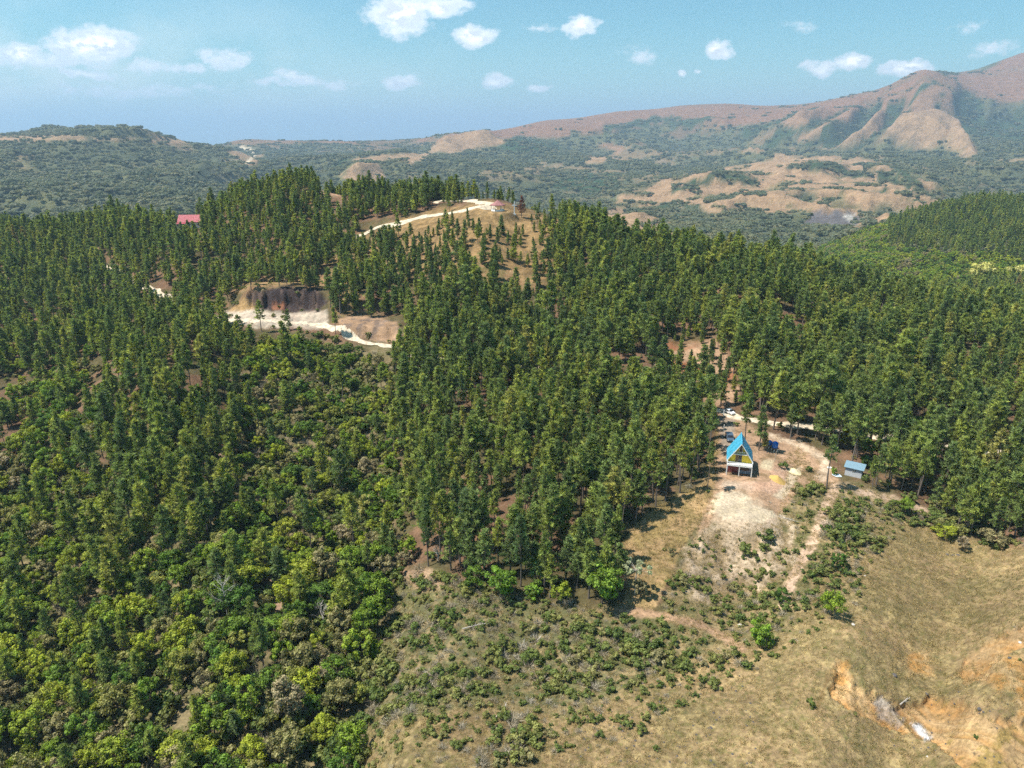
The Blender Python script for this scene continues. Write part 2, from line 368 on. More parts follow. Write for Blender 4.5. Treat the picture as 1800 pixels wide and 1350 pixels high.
for pl, w in (([(1235,935),(1260,985),(1290,1010),(1275,1030)], 9), ([(1225,960),(1215,1000),(1240,1050)], 7), ([(1310,1000),(1260,1035),(1240,1060)], 6), ([(1340,930),(1320,960),(1335,985)], 8)):
    lay(pmask(strip(pl, w), 4, 8, .08)*.75, (.60, .44, .30))
lay(pmask(strip([(1080,1072),(1160,1082),(1230,1098),(1280,1125),(1310,1145)], 7, 7), 4, 5, .07), (.44, .28, .17))
lay(pmask([(690,1000),(760,1000),(800,1030),(740,1040)], 5, 8, .06)*.7, (.42, .27, .18))
# path down the left ravine
for pl, w in (([(380,780),(400,830),(430,860),(455,905),(470,950)], 7), ([(455,1000),(490,1030),(485,1080),(480,1110)], 12)):
    lay(pmask(strip(pl, w), 5, 8, .05), (.50, .33, .22))
# orange cuts bottom right
oc = (.58, .29, .085)
lay((MER*(.6+.4*sm(.4, .6, v2))).astype(np.float32), (.54, .29, .105), (sm(.45, .8, rill).astype(np.float32), (.58, .38, .19)))
for pg, r in (([(1465,1165),(1490,1160),(1500,1200),(1480,1235),(1458,1225)], 7), ([(1590,1150),(1630,1145),(1640,1185),(1600,1190)], 8), ([(1700,1190),(1740,1160),(1900,1120),(1900,1240),(1760,1215)], 18), ([(1780,1200),(1860,1190),(1860,1270),(1790,1260)], 8)):
    lay(pmask(pg, 6, r, .06)*.7, oc, (sm(.38, .62, v2), (.60, .40, .20)))
lay(M3.astype(np.float32)*.8, (.36, .26, .15), (sm(.5, .8, rill3).astype(np.float32), (.62, .47, .33)))
lay(pmask([(1640,1260),(1900,1300),(1900,1500),(1750,1450),(1690,1350)], 8, 14, .05)*sm(.5, .62, v2), (.36, .25, .09))
lay(pmask([(1535,1235),(1550,1225),(1590,1262),(1580,1280),(1548,1268)], 4, 8, .08)*.8, (.40, .36, .32), (sm(.5, .62, v2), (.30, .26, .22)))
lay(pmask([(1600,1272),(1615,1270),(1640,1298),(1625,1302)], 3, 5, .1), (.66, .66, .68), (sm(.4, .6, v2), (.40, .42, .46)))  # blue-white sheen of the wet gully, painted into the ground colour
lay(pmask(strip([(1460,1180),(1445,1220),(1435,1250)], 4), 3, 4, .08), (.24, .16, .07))
# cut banks: dark streaked face, ochre foot
lay(pmask([(400,545),(440,512),(500,502),(560,508),(575,530),(560,556),(480,548),(420,552)], 4, 5, .08), (.17, .115, .09), (sm(.35, .62, ridged(XX/2.3, YY/90, 3, 78)).astype(np.float32), (.055, .04, .038)))
lay(pmask([(395,552),(430,522),(452,540),(440,552)], 4, 4, .1), (.42, .27, .12))
lay(pmask([(480,535),(500,532),(500,545),(478,545)], 3, 3, .1), (.30, .13, .07))
lay(pmask([(392,548),(450,545),(480,548),(520,552),(572,545),(575,568),(560,578),(440,574),(392,562)], 4, 5, .08), (.58, .49, .38), (sm(.4, .7, v2), (.56, .44, .34)))
lay(pmask([(590,560),(640,552),(700,565),(702,608),(660,600),(620,590)], 4, 5, .08), (.44, .28, .17), (sm(.45, .68, v2), (.26, .185, .14)))
lay(pmask([(560,315),(600,322),(600,345),(565,345)], 3, 4, .1), (.55, .33, .22))
# ---------------- far country: tan grass spurs among dark woods
farm = sm(480, 700, YY).astype(np.float32)
nf = fbm(XX/260, YY/260, 5, 81, .6).astype(np.float32); nf2 = fbm(XX/60, YY/60, 4, 82, .6).astype(np.float32)
gcol = np.array((.10, .115, .065), np.float32)
lay(farm, gcol, (sm(.35, .7, nf2), (.15, .15, .07)))
TAN = np.zeros(XX.shape, np.float32)
def tan(pts, rough=10, soft=4, ns=.03, k=1, y0=900): 
    global TAN
    TAN = np.maximum(TAN, pmask(pts, soft, rough, ns, len(pts), y0)*k)
tan([(1055,385),(1090,350),(1150,325),(1210,308),(1290,290),(1350,280),(1480,272),(1560,285),(1640,300),(1655,330),(1660,370),(1600,395),(1520,385),(1440,378),(1350,372),(1250,372),(1180,385),(1140,410),(1100,400)], 13, 3, .035)
tan([(1510,265),(1530,235),(1580,218),(1650,214),(1690,235),(1725,275),(1700,280),(1660,262),(1600,262)], 7, 3)
tan([(1300,265),(1360,225),(1440,190),(1545,150),(1615,120),(1660,132),(1740,118),(1840,75),(1840,150),(1770,200),(1680,200),(1600,215),(1540,240),(1500,270),(1450,268),(1380,262),(1330,268)], 8, 3)
tan([(940,200),(1080,184),(1280,168),(1500,154),(1560,146),(1480,215),(1380,222),(1300,222),(1200,224),(1080,226),(960,234),(900,238)], 9, 3)
tan([(1200,220),(1240,206),(1285,212),(1280,228),(1210,230)], 4, 2); tan([(1010,225),(1060,216),(1095,228),(1080,238),(1020,238)], 4, 2)
tan([(750,265),(780,240),(850,228),(930,215),(1000,215),(1000,240),(900,250),(840,262),(790,270)], 7, 3)
tan([(1020,290),(1050,252),(1095,258),(1060,285)], 6, 3); tan([(600,310),(625,285),(665,290),(680,318),(640,325)], 6, 3)
tan([(620,282),(700,268),(760,270),(730,285)], 5, 3); tan([(900,300),(960,285),(950,310)], 5, 3, k=.5)
tan([(-300,240),(100,236),(260,245),(480,243),(640,243),(640,252),(470,256),(300,252),(120,246),(-300,262)], 5, 3, k=.8)
tan([(400,262),(440,250),(470,262),(450,290),(425,290)], 5, 3); tan([(620,250),(760,240),(790,246),(700,262),(620,262)], 5, 3, k=.6)
tan([(1560,420),(1640,400),(1700,420)], 3, 3, k=0)
tan([(20,290),(40,262),(60,270),(70,290),(40,300)], 5, 4, k=.4); tan([(700,330),(720,300),(760,310)], 5, 4, k=.3)
tan([(1520,370),(1600,395),(1560,410),(1480,400)], 6, 3, k=.7); tan([(1060,395),(1110,400),(1200,408),(1160,425),(1080,420)], 8, 3)
g0, g1 = np.percentile(gul[::9, ::9], (7, 20)); RAV = np.zeros(XX.shape, np.float32)
def _sp(pts, w):
    P = np.array(pts, float); t = np.gradient(P, axis=0); t /= np.linalg.norm(t, axis=1)[:, None]; n = np.stack([-t[:, 1], t[:, 0]], 1)*w
    return [tuple(p) for p in np.concatenate([P+n, (P-n)[::-1]])]
for pg in ([(1495,215),(1520,180),(1550,168),(1548,192),(1520,220),(1470,252),(1400,264)], [(1545,232),(1560,185),(1592,172),(1582,215),(1562,245),(1512,264),(1488,264)], [(1690,162),(1722,172),(1735,200),(1830,185),(1830,250),(1690,232),(1676,190)],
           [(1120,222),(1190,210),(1290,208),(1210,226)], [(1310,222),(1395,208),(1352,232),(1300,244)], _sp([(1345,264),(1420,232),(1490,195)], 4), _sp([(1330,235),(1400,205),(1440,195)], 4), _sp([(1590,215),(1600,190),(1640,170)], 3), _sp([(1640,215),(1652,190)], 3),
           _sp([(1060,232),(1130,214),(1200,208)], 5), _sp([(1330,345),(1420,338),(1500,345),(1560,335)], 4), _sp([(1240,352),(1330,345)], 3), _sp([(1380,305),(1460,300),(1540,312),(1600,330)], 4), _sp([(1180,335),(1260,318),(1330,322)], 5), _sp([(1560,300),(1620,335),(1650,350)], 5), _sp([(1110,372),(1180,362),(1230,366)], 4)):
    RAV = np.maximum(RAV, pmask(pg, 3, 7, .06, 5, 1100))
greenin = (1-sm(g0, g1, gul))*sm(2500, 3200, YY)*(1-.8*sm(4400, 4800, YY))
m0, m1 = np.percentile(mrid[::9, ::9], (10, 26)); greenin = np.maximum(greenin, (1-sm(m0, m1, mrid))*sm(900, 1100, YY)*(1-sm(2400, 3000, YY)))
greenin = np.maximum(greenin, RAV)
TAN = TAN*(1-.95*greenin)
TAN = TAN*(1-.75*sm(.60, .70, nf2)*(1-sm(2800, 3600, YY)))
TAN = np.clip(TAN+sm(.58, .68, nf)*.55*sm(1700, 2600, YY), 0, 1)
tcol = np.where((sm(3000, 4400, YY)*sm(-.2, .1, SS))[..., None] > 0, 1, 1)
lay(TAN*farm, (.41, .265, .155), ((sm(3300, 4600, YY)*.85).astype(np.float32), (.27, .135, .08)))
lay(RAV, (.055, .085, .04))
cl = pmask([(1412,395),(1425,375),(1470,375),(1512,380),(1505,398),(1480,400),(1440,398)], 2, 4, .1, y0=900)
lay(cl, (.17, .15, .15)); lay(pmask([(1482,379),(1503,379),(1497,392),(1490,389)], 2, 3, .1, y0=900), (.52, .48, .42))
for pl, w in (([(428,292),(448,272),(440,262),(420,258)], 2.2), ([(1600,312),(1618,304),(1625,308)], 3)):
    lay(pmask(strip(pl, w), 1.5, 1, y0=900), (.75, .62, .45))
for pg in ([(870,262),(905,240),(980,248),(985,262),(930,270)], [(965,330),(1000,305),(1080,305),(1095,330),(1040,342)], [(570,300),(620,262),(600,300)]):
    lay(pmask(pg, 3, 4, .06, y0=1200), (.045, .085, .04)); TAN *= 1-pmask(pg, 3, 4, .06, y0=1200)
# carve the ravines and round the spurs between them
DZ = np.zeros(XX.shape)
def relief(pts, depth, soft0, soft1, rough=5, sd=9):
    global DZ
    P = np.array(pts, float); m = 30
    sel = (PXg > P[:, 0].min()-m) & (PXg < P[:, 0].max()+m) & (PYg > P[:, 1].min()-m) & (PYg < P[:, 1].max()+m) & (YY > 1150) & (YY < 5600)
    d = polyd(PXg[sel], PYg[sel], pts)+(fbm(PXg[sel]*.05, PYg[sel]*.08, 3, sd)-.5)*2*rough
    DZ[sel] += depth*sm(soft0, soft1, d)*np.minimum(YY[sel]/3500, 1.2)
for p, h in (([(1305,266),(1330,235),(1400,203),(1440,195),(1470,200),(1440,225),(1380,262)], 75), ([(1395,268),(1425,235),(1500,193),(1522,180),(1503,215),(1452,256),(1412,270)], 85), ([(1460,270),(1500,240),(1545,192),(1552,190),(1546,226),(1502,264)], 85),
             ([(1505,270),(1530,235),(1580,213),(1650,212),(1690,233),(1728,280),(1700,284),(1660,264),(1600,264)], 95), ([(1585,212),(1600,150),(1620,125),(1700,150),(1780,195),(1690,200),(1640,216)], 60), ([(1195,226),(1240,205),(1287,211),(1282,232)], 60),
             ([(1165,322),(1230,300),(1320,300),(1352,312),(1300,330),(1200,332)], 45), ([(1330,302),(1420,283),(1500,288),(1482,314),(1380,322)], 45), ([(1490,297),(1560,286),(1640,308),(1664,338),(1560,328)], 45), ([(1215,362),(1350,336),(1480,333),(1605,350),(1664,382),(1560,388),(1400,372),(1260,370)], 60),
             ([(1050,398),(1110,372),(1200,362),(1240,368),(1160,390),(1080,412)], 35), ([(1000,240),(1060,216),(1100,228),(1080,242)], 50), ([(745,268),(780,240),(850,226),(890,232),(850,262)], 50), ([(600,312),(625,284),(665,288),(684,320)], 50), ([(900,300),(960,283),(950,312)], 25)):
    relief(p, h, -4, 26)
for p in ([(1495,215),(1520,180),(1550,168),(1548,192),(1520,220),(1470,252),(1400,264)], [(1545,232),(1560,185),(1592,172),(1582,215),(1562,245),(1512,264),(1488,264)], [(1690,162),(1722,172),(1735,200),(1830,185),(1830,250),(1690,232),(1676,190)]):
    relief(p, -50, -8, 10)
Z = Z+DZ+sm(2800, 3300, YY)*(1-sm(4700, 5200, YY))*rightw*(ridged((XX+YY*.6)/260, YY/900, 3, 36)-.6)*34
sea = sm(9500, 13000, YY).astype(np.float32)
lay(sea, (.05, .08, .10))

def mesh_np(name, V, Fc, smooth=False, mats=(), midx=None, fattr=None, colattr=None):
    me = bpy.data.meshes.new(name)
    V = np.asarray(V, np.float32); Fc = np.asarray(Fc, np.int32)
    k = Fc.shape[1]
    me.vertices.add(len(V)); me.vertices.foreach_set('co', V.ravel())
    me.loops.add(Fc.size); me.loops.foreach_set('vertex_index', Fc.ravel())
    me.polygons.add(len(Fc)); me.polygons.foreach_set('loop_start', np.arange(0, Fc.size, k, dtype=np.int32))
    me.polygons.foreach_set('loop_total', np.full(len(Fc), k, np.int32))
    me.polygons.foreach_set('use_smooth', np.full(len(Fc), smooth))
    for m in mats: me.materials.append(m)
    if midx is not None: me.polygons.foreach_set('material_index', np.asarray(midx, np.int32))
    if fattr is not None:
        a = me.attributes.new('tone', 'FLOAT', 'FACE'); a.data.foreach_set('value', np.asarray(fattr, np.float32))
    if colattr is not None:
        a = me.attributes.new('albedo', 'FLOAT_COLOR', 'POINT')
        c = np.ones((len(V), 4), np.float32); c[:, :3] = colattr; a.data.foreach_set('color', c.ravel())
    me.update(calc_edges=True)
    return me
def link(name, me, parent=None, loc=None):
    o = bpy.data.objects.new(name, me); COL.objects.link(o)
    if parent: o.parent = parent
    if loc is not None: o.location = loc
    return o
def tag(o, label=None, cat=None, group=None, kind=None):
    for k, v in (('label', label), ('category', cat), ('group', group), ('kind', kind)):
        if v: o[k] = v
    return o

def mat_terrain():
    m = bpy.data.materials.new('ground_cover'); m.use_nodes = True; nt = m.node_tree; b = nt.nodes['Principled BSDF']
    a = N(nt, 'ShaderNodeAttribute', attribute_name='albedo').outputs['Color']
    g = N(nt, 'ShaderNodeNewGeometry').outputs['Position']
    s0 = N(nt, 'ShaderNodeSeparateXYZ'); nt.links.new(g, s0.inputs[0]); N2Y = s0.outputs[1]
    n1 = NOISE(nt, g, 1.6, 5, .7); n2 = NOISE(nt, g, .22, 4, .6); n3 = NOISE(nt, g, .03, 5, .65)
    fy = RANGE(nt, N2Y, 350, 1100, 1, 0); f1 = M(nt, 'ADD', 1, M(nt, 'MULTIPLY', M(nt, 'SUBTRACT', RANGE(nt, n1, .3, .72, .70, 1.28), 1), fy)); f2 = RANGE(nt, n2, .3, .7, .82, 1.18); f3 = RANGE(nt, n3, .3, .7, .78, 1.22)
    f = M(nt, 'MULTIPLY', M(nt, 'MULTIPLY', M(nt, 'MULTIPLY', f1, f2), f3), .74)
    cb = N(nt, 'ShaderNodeCombineColor'); [nt.links.new(f, cb.inputs[i]) for i in range(3)]
    c = MIX(nt, 1.0, a, cb.outputs[0], 'MULTIPLY')
    nt.links.new(c, b.inputs['Base Color']); b.inputs['Roughness'].default_value = .95; b.inputs['Specular IOR Level'].default_value = .1
    bp = N(nt, 'ShaderNodeBump'); bp.inputs['Strength'].default_value = .7; bp.inputs['Distance'].default_value = .35
    nt.links.new(n1, bp.inputs['Height']); nt.links.new(M(nt, 'MULTIPLY', fy, .8), bp.inputs['Strength'])
    bp2 = N(nt, 'ShaderNodeBump'); bp2.inputs['Strength'].default_value = .7; bp2.inputs['Distance'].default_value = 12
    nt.links.new(NOISE(nt, g, .055, 5, .7), bp2.inputs['Height']); nt.links.new(bp2.outputs[0], bp.inputs['Normal'])
    sp = N(nt, 'ShaderNodeSeparateXYZ'); nt.links.new(g, sp.inputs[0])
    nt.links.new(RANGE(nt, sp.outputs[1], 600, 1200, .12, .8), bp2.inputs['Strength'])
    nt.links.new(bp.outputs[0], b.inputs['Normal'])
    return m
idx = np.arange(NT*NS).reshape(NT, NS)
quads = np.stack([idx[:-1, :-1], idx[:-1, 1:], idx[1:, 1:], idx[1:, :-1]], -1).reshape(-1, 4)
MT = mat_terrain()
terr = link('terrain', mesh_np('terrain', np.stack([XX, YY, Z], -1).reshape(-1, 3), quads, True, [MT], colattr=ALB.reshape(-1, 3)))
tag(terr, kind='structure')

# ------------------------------------------------------------------ small mesh builder for man-made things
def mat(name, col, rough=.6, metal=0., spec=.4, var=0., vscale=3., bump=0., wave=None):
    m = bpy.data.materials.new(name); m.use_nodes = True; nt = m.node_tree; b = nt.nodes['Principled BSDF']
    b.inputs['Roughness'].default_value = rough; b.inputs['Metallic'].default_value = metal; b.inputs['Specular IOR Level'].default_value = spec
    tc = N(nt, 'ShaderNodeTexCoord').outputs['Object']
    c = (*col, 1)
    if var:
        f = RANGE(nt, NOISE(nt, tc, vscale, 4, .65), .3, .7, 1-var, 1+var*.6)
        cb = N(nt, 'ShaderNodeCombineColor'); [nt.links.new(f, cb.inputs[i]) for i in range(3)]
        nt.links.new(MIX(nt, 1.0, col, cb.outputs[0], 'MULTIPLY'), b.inputs['Base Color'])
    else: b.inputs['Base Color'].default_value = c
    if wave:
        w = N(nt, 'ShaderNodeTexWave'); w.bands_direction = wave[0]; w.inputs['Scale'].default_value = wave[1]; nt.links.new(tc, w.inputs['Vector'])
        bp = N(nt, 'ShaderNodeBump'); bp.inputs['Strength'].default_value = .8; bp.inputs['Distance'].default_value = .04
        nt.links.new(w.outputs['Fac'], bp.inputs['Height']); nt.links.new(bp.outputs[0], b.inputs['Normal'])
    return m
class MB:
    def __init__(s): s.v = []; s.f = []
    def add(s, vs, fs):
        o = len(s.v); s.v += [tuple(p) for p in vs]; s.f += [tuple(i+o for i in f) for f in fs]; return s
    def box(s, x0, x1, y0, y1, z0, z1):
        return s.add([(x0,y0,z0),(x1,y0,z0),(x1,y1,z0),(x0,y1,z0),(x0,y0,z1),(x1,y0,z1),(x1,y1,z1),(x0,y1,z1)],
                     [(3,2,1,0),(4,5,6,7),(0,1,5,4),(1,2,6,5),(2,3,7,6),(3,0,4,7)])
    def prism(s, poly, y0, y1, ax='y'):          # poly in (a, z), extruded along the third axis
        n = len(poly)
        f = (lambda p, y: (p[0], y, p[1])) if ax == 'y' else ((lambda p, y: (y, p[0], p[1])) if ax == 'x' else (lambda p, y: (p[0], p[1], y)))
        vs = [f(p, y0) for p in poly]+[f(p, y1) for p in poly]
        return s.add(vs, [tuple(range(n)), tuple(range(2*n-1, n-1, -1))]+[(i, i+n, (i+1) % n+n, (i+1) % n) for i in range(n)])
    def tube(s, path, rads, n=6, cap=True):
        path = [Vector(p) for p in path]; o = len(s.v); m = len(path)
        for i, p in enumerate(path):
            t = (path[min(i+1, m-1)]-path[max(i-1, 0)]).normalized()
            a = t.orthogonal().normalized(); b = t.cross(a); r = rads[i] if hasattr(rads, '__len__') else rads
            for k in range(n):
                th = 2*math.pi*k/n; s.v.append(tuple(p+a*math.cos(th)*r+b*math.sin(th)*r))
        for i in range(m-1):
            for k in range(n):
                s.f.append((o+i*n+k, o+i*n+(k+1) % n, o+(i+1)*n+(k+1) % n, o+(i+1)*n+k))
        if cap: s.f.append(tuple(o+k for k in range(n))[::-1]); s.f.append(tuple(o+(m-1)*n+k for k in range(n)))
        return s
    def lathe(s, prof, n=16, c=(0, 0)):
        o = len(s.v); m = len(prof)
        for r, z in prof:
            for k in range(n):
                th = 2*math.pi*k/n; s.v.append((c[0]+r*math.cos(th), c[1]+r*math.sin(th), z))
        for i in range(m-1):
            for k in range(n): s.f.append((o+i*n+k, o+i*n+(k+1) % n, o+(i+1)*n+(k+1) % n, o+(i+1)*n+k))
        s.f.append(tuple(o+k for k in range(n))[::-1]); s.f.append(tuple(o+(m-1)*n+k for k in range(n)))
        return s
    def build(s, name, m, parent=None, smooth=False, bevel=0):
        me = bpy.data.meshes.new(name); me.from_pydata(s.v, [], s.f); me.materials.append(m)
        import bmesh
        bm = bmesh.new(); bm.from_mesh(me); bmesh.ops.recalc_face_normals(bm, faces=bm.faces)
        if bevel: bmesh.ops.bevel(bm, geom=list(bm.edges), offset=bevel, segments=2, affect='EDGES', clamp_overlap=True)
        bm.to_mesh(me); bm.free()
        if smooth: me.polygons.foreach_set('use_smooth', [True]*len(me.polygons))
        return link(name, me, parent)
def thing(name, label, cat, loc, rz=0, group=None):
    o = link(name, None, None, loc); o.rotation_euler = (0, 0, rz); o.empty_display_size = .5
    return tag(o, label, cat, group)

# ------------------------------------------------------------------ roads: strips draped on the ground
def cat_rom(P, step=1.2):
    P = [np.array(p, float) for p in P]; P = [2*P[0]-P[1]]+P+[2*P[-1]-P[-2]]; out = []
    for i in range(1, len(P)-2):
        n = max(2, int(np.linalg.norm(P[i+1]-P[i])/step))
        for k in range(n):
            t = k/n
            out.append(.5*((2*P[i])+(-P[i-1]+P[i+1])*t+(2*P[i-1]-5*P[i]+4*P[i+1]-P[i+2])*t*t+(-P[i-1]+3*P[i]-3*P[i+1]+P[i+2])*t**3))
    out.append(P[-2]); return np.array(out)
ROADPTS = []
def road(pix, width, m, label, rough=1.1, seed=0):
    C = cat_rom([ground(px, py)[:2] for px, py in pix]); ROADPTS.append((C, width))
    t = np.gradient(C, axis=0); t /= np.linalg.norm(t, axis=1)[:, None]; nn = np.stack([-t[:, 1], t[:, 0]], 1)
    K = 7; V = []
    for i in range(len(C)):
        for k in range(K):
            u = (k/(K-1)-.5)*width
            if k in (0, K-1): u *= 1+rough*(vnoise(np.array([i*.35]), np.array([k*7.+seed]))[0]-.5)
            p = C[i]+nn[i]*u; V.append((p[0], p[1], float(Hgrid(p[0], p[1]))+(.10 if 0 < k < K-1 else .02)))
    I = np.arange(len(C)*K).reshape(-1, K)
    q = np.stack([I[:-1, :-1], I[:-1, 1:], I[1:, 1:], I[1:, :-1]], -1).reshape(-1, 4)
    o = link('road', mesh_np('road', V, q[:, ::-1], True, [m])); return tag(o, label, kind='structure')
M_ROAD = mat('pale_gravel', (.58, .48, .35), .95, var=.4, vscale=.8)
M_DIRT = mat('dry_dirt', (.58, .42, .28), .95, var=.35, vscale=.7)
R_MAIN = [(178,462),(240,497),(310,533),(370,556),(430,563),(500,566),(560,572),(612,590),(650,603),(700,614),(770,627),(850,636),(950,646),(1050,660),(1140,680),(1210,703),(1262,722),(1330,741),(1400,749),(1470,757),(1560,770),(1660,782),(1800,800)]
road(R_MAIN, 3.6, M_ROAD, 'pale gravel road running below the pine hill')
road([(600,422),(660,402),(710,391),(765,379),(815,370),(848,364),(868,360)], 4.2, M_ROAD, 'pale road climbing to the hilltop pavilion', seed=3)
road([(868,360),(846,356),(815,353),(785,353),(762,357)], 5.0, M_ROAD, 'pale road loop on the hilltop', seed=5)
def road_dist(x, y):
    d = np.full(np.shape(x), 1e9)
    for C, w in ROADPTS:
        c = C[::3]
        for p in c: d = np.minimum(d, np.hypot(x-p[0], y-p[1])-w/2)
    return d

# ------------------------------------------------------------------ foliage materials and plant variants
def mat_leaf(name, stops, dark=.5, light=1.5, transl=.35, patch=.5):
    m = bpy.data.materials.new(name); m.use_nodes = True; nt = m.node_tree; b = nt.nodes['Principled BSDF']
    oi = N(nt, 'ShaderNodeObjectInfo'); r = oi.outputs['Random']
    pn = NOISE(nt, oi.outputs['Location'], .045, 3, .6)
    v = M(nt, 'ADD', M(nt, 'MULTIPLY', r, 1-patch), M(nt, 'MULTIPLY', RANGE(nt, pn, .3, .7), patch))
    cr = N(nt, 'ShaderNodeValToRGB'); nt.links.new(v, cr.inputs[0]); e = cr.color_ramp.elements
    while len(e) < len(stops): e.new(.5)
    for i, (p, c) in enumerate(stops): e[i].position = p; e[i].color = (*c, 1)
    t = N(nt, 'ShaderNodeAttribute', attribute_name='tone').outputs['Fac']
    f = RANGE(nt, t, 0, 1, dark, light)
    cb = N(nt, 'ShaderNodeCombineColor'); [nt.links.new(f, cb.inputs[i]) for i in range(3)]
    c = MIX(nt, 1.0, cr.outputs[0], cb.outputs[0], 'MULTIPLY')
    nt.links.new(c, b.inputs['Base Color']); b.inputs['Roughness'].default_value = .6; b.inputs['Specular IOR Level'].default_value = .25
    tr = N(nt, 'ShaderNodeBsdfTranslucent'); nt.links.new(MIX(nt, 1.0, c, (1.25, 1.25, .6), 'MULTIPLY'), tr.inputs[0])
    mx = N(nt, 'ShaderNodeMixShader'); mx.inputs[0].default_value = transl
    nt.links.new(b.outputs[0], mx.inputs[1]); nt.links.new(tr.outputs[0], mx.inputs[2])
    nt.links.new(mx.outputs[0], nt.nodes['Material Output'].inputs[0])
    return m
LEAF_PINE = mat_leaf('pine_needles', [(0, (.12,.175,.070)), (.3, (.18,.235,.072)), (.6, (.25,.30,.070)), (.82, (.34,.36,.075)), (.97, (.36,.33,.10)), (1, (.30,.19,.11))], .24, 1.9, .3, patch=.3)  # random needle tones, dark end lowered to paint in deeper shade contrast
LEAF_BROAD = mat_leaf('broad_leaves', [(0, (.065,.125,.02)), (.22, (.11,.18,.022)), (.42, (.175,.24,.024)), (.6, (.24,.27,.028)), (.72, (.29,.32,.03)), (.80, (.20,.19,.06)), (1, (.31,.25,.16))], .25, 1.75, .32, patch=.15)  # dark leaf tones likewise deepened, shadow contrast put into the colour
LEAF_YEL = mat_leaf('yellow_leaves', [(0, (.48,.46,.14)), (1, (.58,.54,.20))])
LEAF_LIME = mat_leaf('bright_leaves', [(0, (.16,.27,.03)), (1, (.25,.36,.045))])
LEAF_PALE = mat_leaf('pale_leaves', [(0, (.30,.34,.19)), (1, (.38,.38,.24))])
LEAF_RED = mat_leaf('dead_needles', [(0, (.20,.075,.055)), (1, (.26,.10,.07))])
LEAF_SHRUB = mat_leaf('shrub_leaves', [(0, (.10,.15,.035)), (.5, (.17,.20,.05)), (.8, (.25,.245,.075)), (1, (.28,.24,.13))], patch=.2)
TWIG = mat_leaf('dry_twigs', [(0, (.24,.20,.13)), (.6, (.31,.265,.19)), (1, (.42,.38,.31))], transl=.05)
BLADE = mat_leaf('dry_grass_blades', [(0, (.16,.14,.05)), (.3, (.27,.215,.085)), (.7, (.40,.30,.14)), (.9, (.46,.36,.17)), (1, (.16,.20,.05))], transl=.2)
CANOPY = mat_leaf('canopy_leaves', [(0, (.10,.125,.075)), (.45, (.14,.16,.085)), (.8, (.21,.20,.10)), (1, (.27,.23,.14))], .7, 1.3)
BARK = mat('pine_bark', (.17, .135, .11), .9, var=.3); BARK_PALE = mat('pale_bark', (.42, .38, .33), .9, var=.25); BARK_DK = mat('brown_bark', (.12, .085, .06), .9, var=.3)

def rdir(n, r, up=0.):
    v = r.normal(size=(n, 3)); v[:, 2] += up; return v/np.linalg.norm(v, axis=1)[:, None]
def blades(P, D, L, Wd, r):                     # triangles at P along D
    side = np.cross(D, rdir(len(P), r)); side /= np.linalg.norm(side, axis=1)[:, None]+1e-9
    a = P-side*Wd[:, None]/2; b = P+side*Wd[:, None]/2; c = P+D*L[:, None]
    V = np.stack([a, b, c], 1).reshape(-1, 3); return V, np.arange(len(V)).reshape(-1, 3)
def leaves(P, Nn, sz, r):                        # quads at P facing Nn
    a = np.cross(Nn, rdir(len(P), r)); a /= np.linalg.norm(a, axis=1)[:, None]+1e-9; b = np.cross(Nn, a)
    a = a*sz[:, None]*.5; b = b*sz[:, None]*.36
    V = np.stack([P-a-b, P+a-b*.6, P+a*.9+b, P-a*.7+b], 1).reshape(-1, 3); return V, np.arange(len(V)).reshape(-1, 4)
def pine_variant(seed, H=14., base=.42, R=2.4, wh=15, nb=5, tuft=10, leaf=None, fill=1., lean=.3):
    r = np.random.default_rng(seed); tr = MB()
    bx, by = r.normal(0, lean, 2)
    cx = lambda z: np.array([bx*(z/H)**2+.12*math.sin(z*.5+seed), by*(z/H)**2+.12*math.cos(z*.4+seed), z])
    zs = np.linspace(0, H*.97, 9); tr.tube([cx(z)-(0, 0, .4 if z == 0 else 0) for z in zs], [.19*(1-z/H*.88)+.015 for z in zs], 6)
    P, D, Tn = [], [], []
    for i in range(wh):
        u = (i+r.uniform(-.3, .3))/(wh-1); u = min(max(u, 0), 1); z = H*(base+(.97-base)*u)
        prof = ((1-u)**.85*(.6+.4*min(1, u/.25))+.05)*(1+.22*math.sin(i*2.1+seed))
        for k in range(nb):
            th = 2*math.pi*(k+r.uniform(-.45, .45))/nb+i*2.4; ln = R*prof*r.uniform(.62, 1.2)
            if r.random() > fill: continue
            rise = .15+.55*u+r.uniform(-.12, .2); d = np.array([math.cos(th), math.sin(th), rise]); d /= np.linalg.norm(d)
            o = cx(z); e = o+d*ln; tr.tube([o, e-(0, 0, .0)], [.045*(1-u*.6), .012], 3, False)
            nt_ = max(2, int(round(2+ln*1.9))); tb = r.normal(0, .16)
            for q in range(nt_):
                f = .5+.54*(q+r.uniform(0, .6))/nt_; c = o+d*ln*f+r.normal(0, .20, 3)*(.4+f)*(1, 1, .5)
                dd = rdir(tuft, r, .7)+d*.55; dd /= np.linalg.norm(dd, axis=1)[:, None]
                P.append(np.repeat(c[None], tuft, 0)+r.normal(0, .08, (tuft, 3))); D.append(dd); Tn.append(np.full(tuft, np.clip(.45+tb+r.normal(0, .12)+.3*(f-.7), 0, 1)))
    top = cx(H*.97); dd = rdir(tuft*2, r, 1.2); P.append(np.repeat(top[None], tuft*2, 0)); D.append(dd); Tn.append(np.full(tuft*2, .7))
    P, D, Tn = np.concatenate(P), np.concatenate(D), np.concatenate(Tn)
    Tn = np.clip(Tn+r.normal(0, .12, len(Tn)), 0, 1)
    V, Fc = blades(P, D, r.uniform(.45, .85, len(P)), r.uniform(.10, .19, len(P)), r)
    return (V, Fc, Tn, leaf or LEAF_PINE), tr, BARK
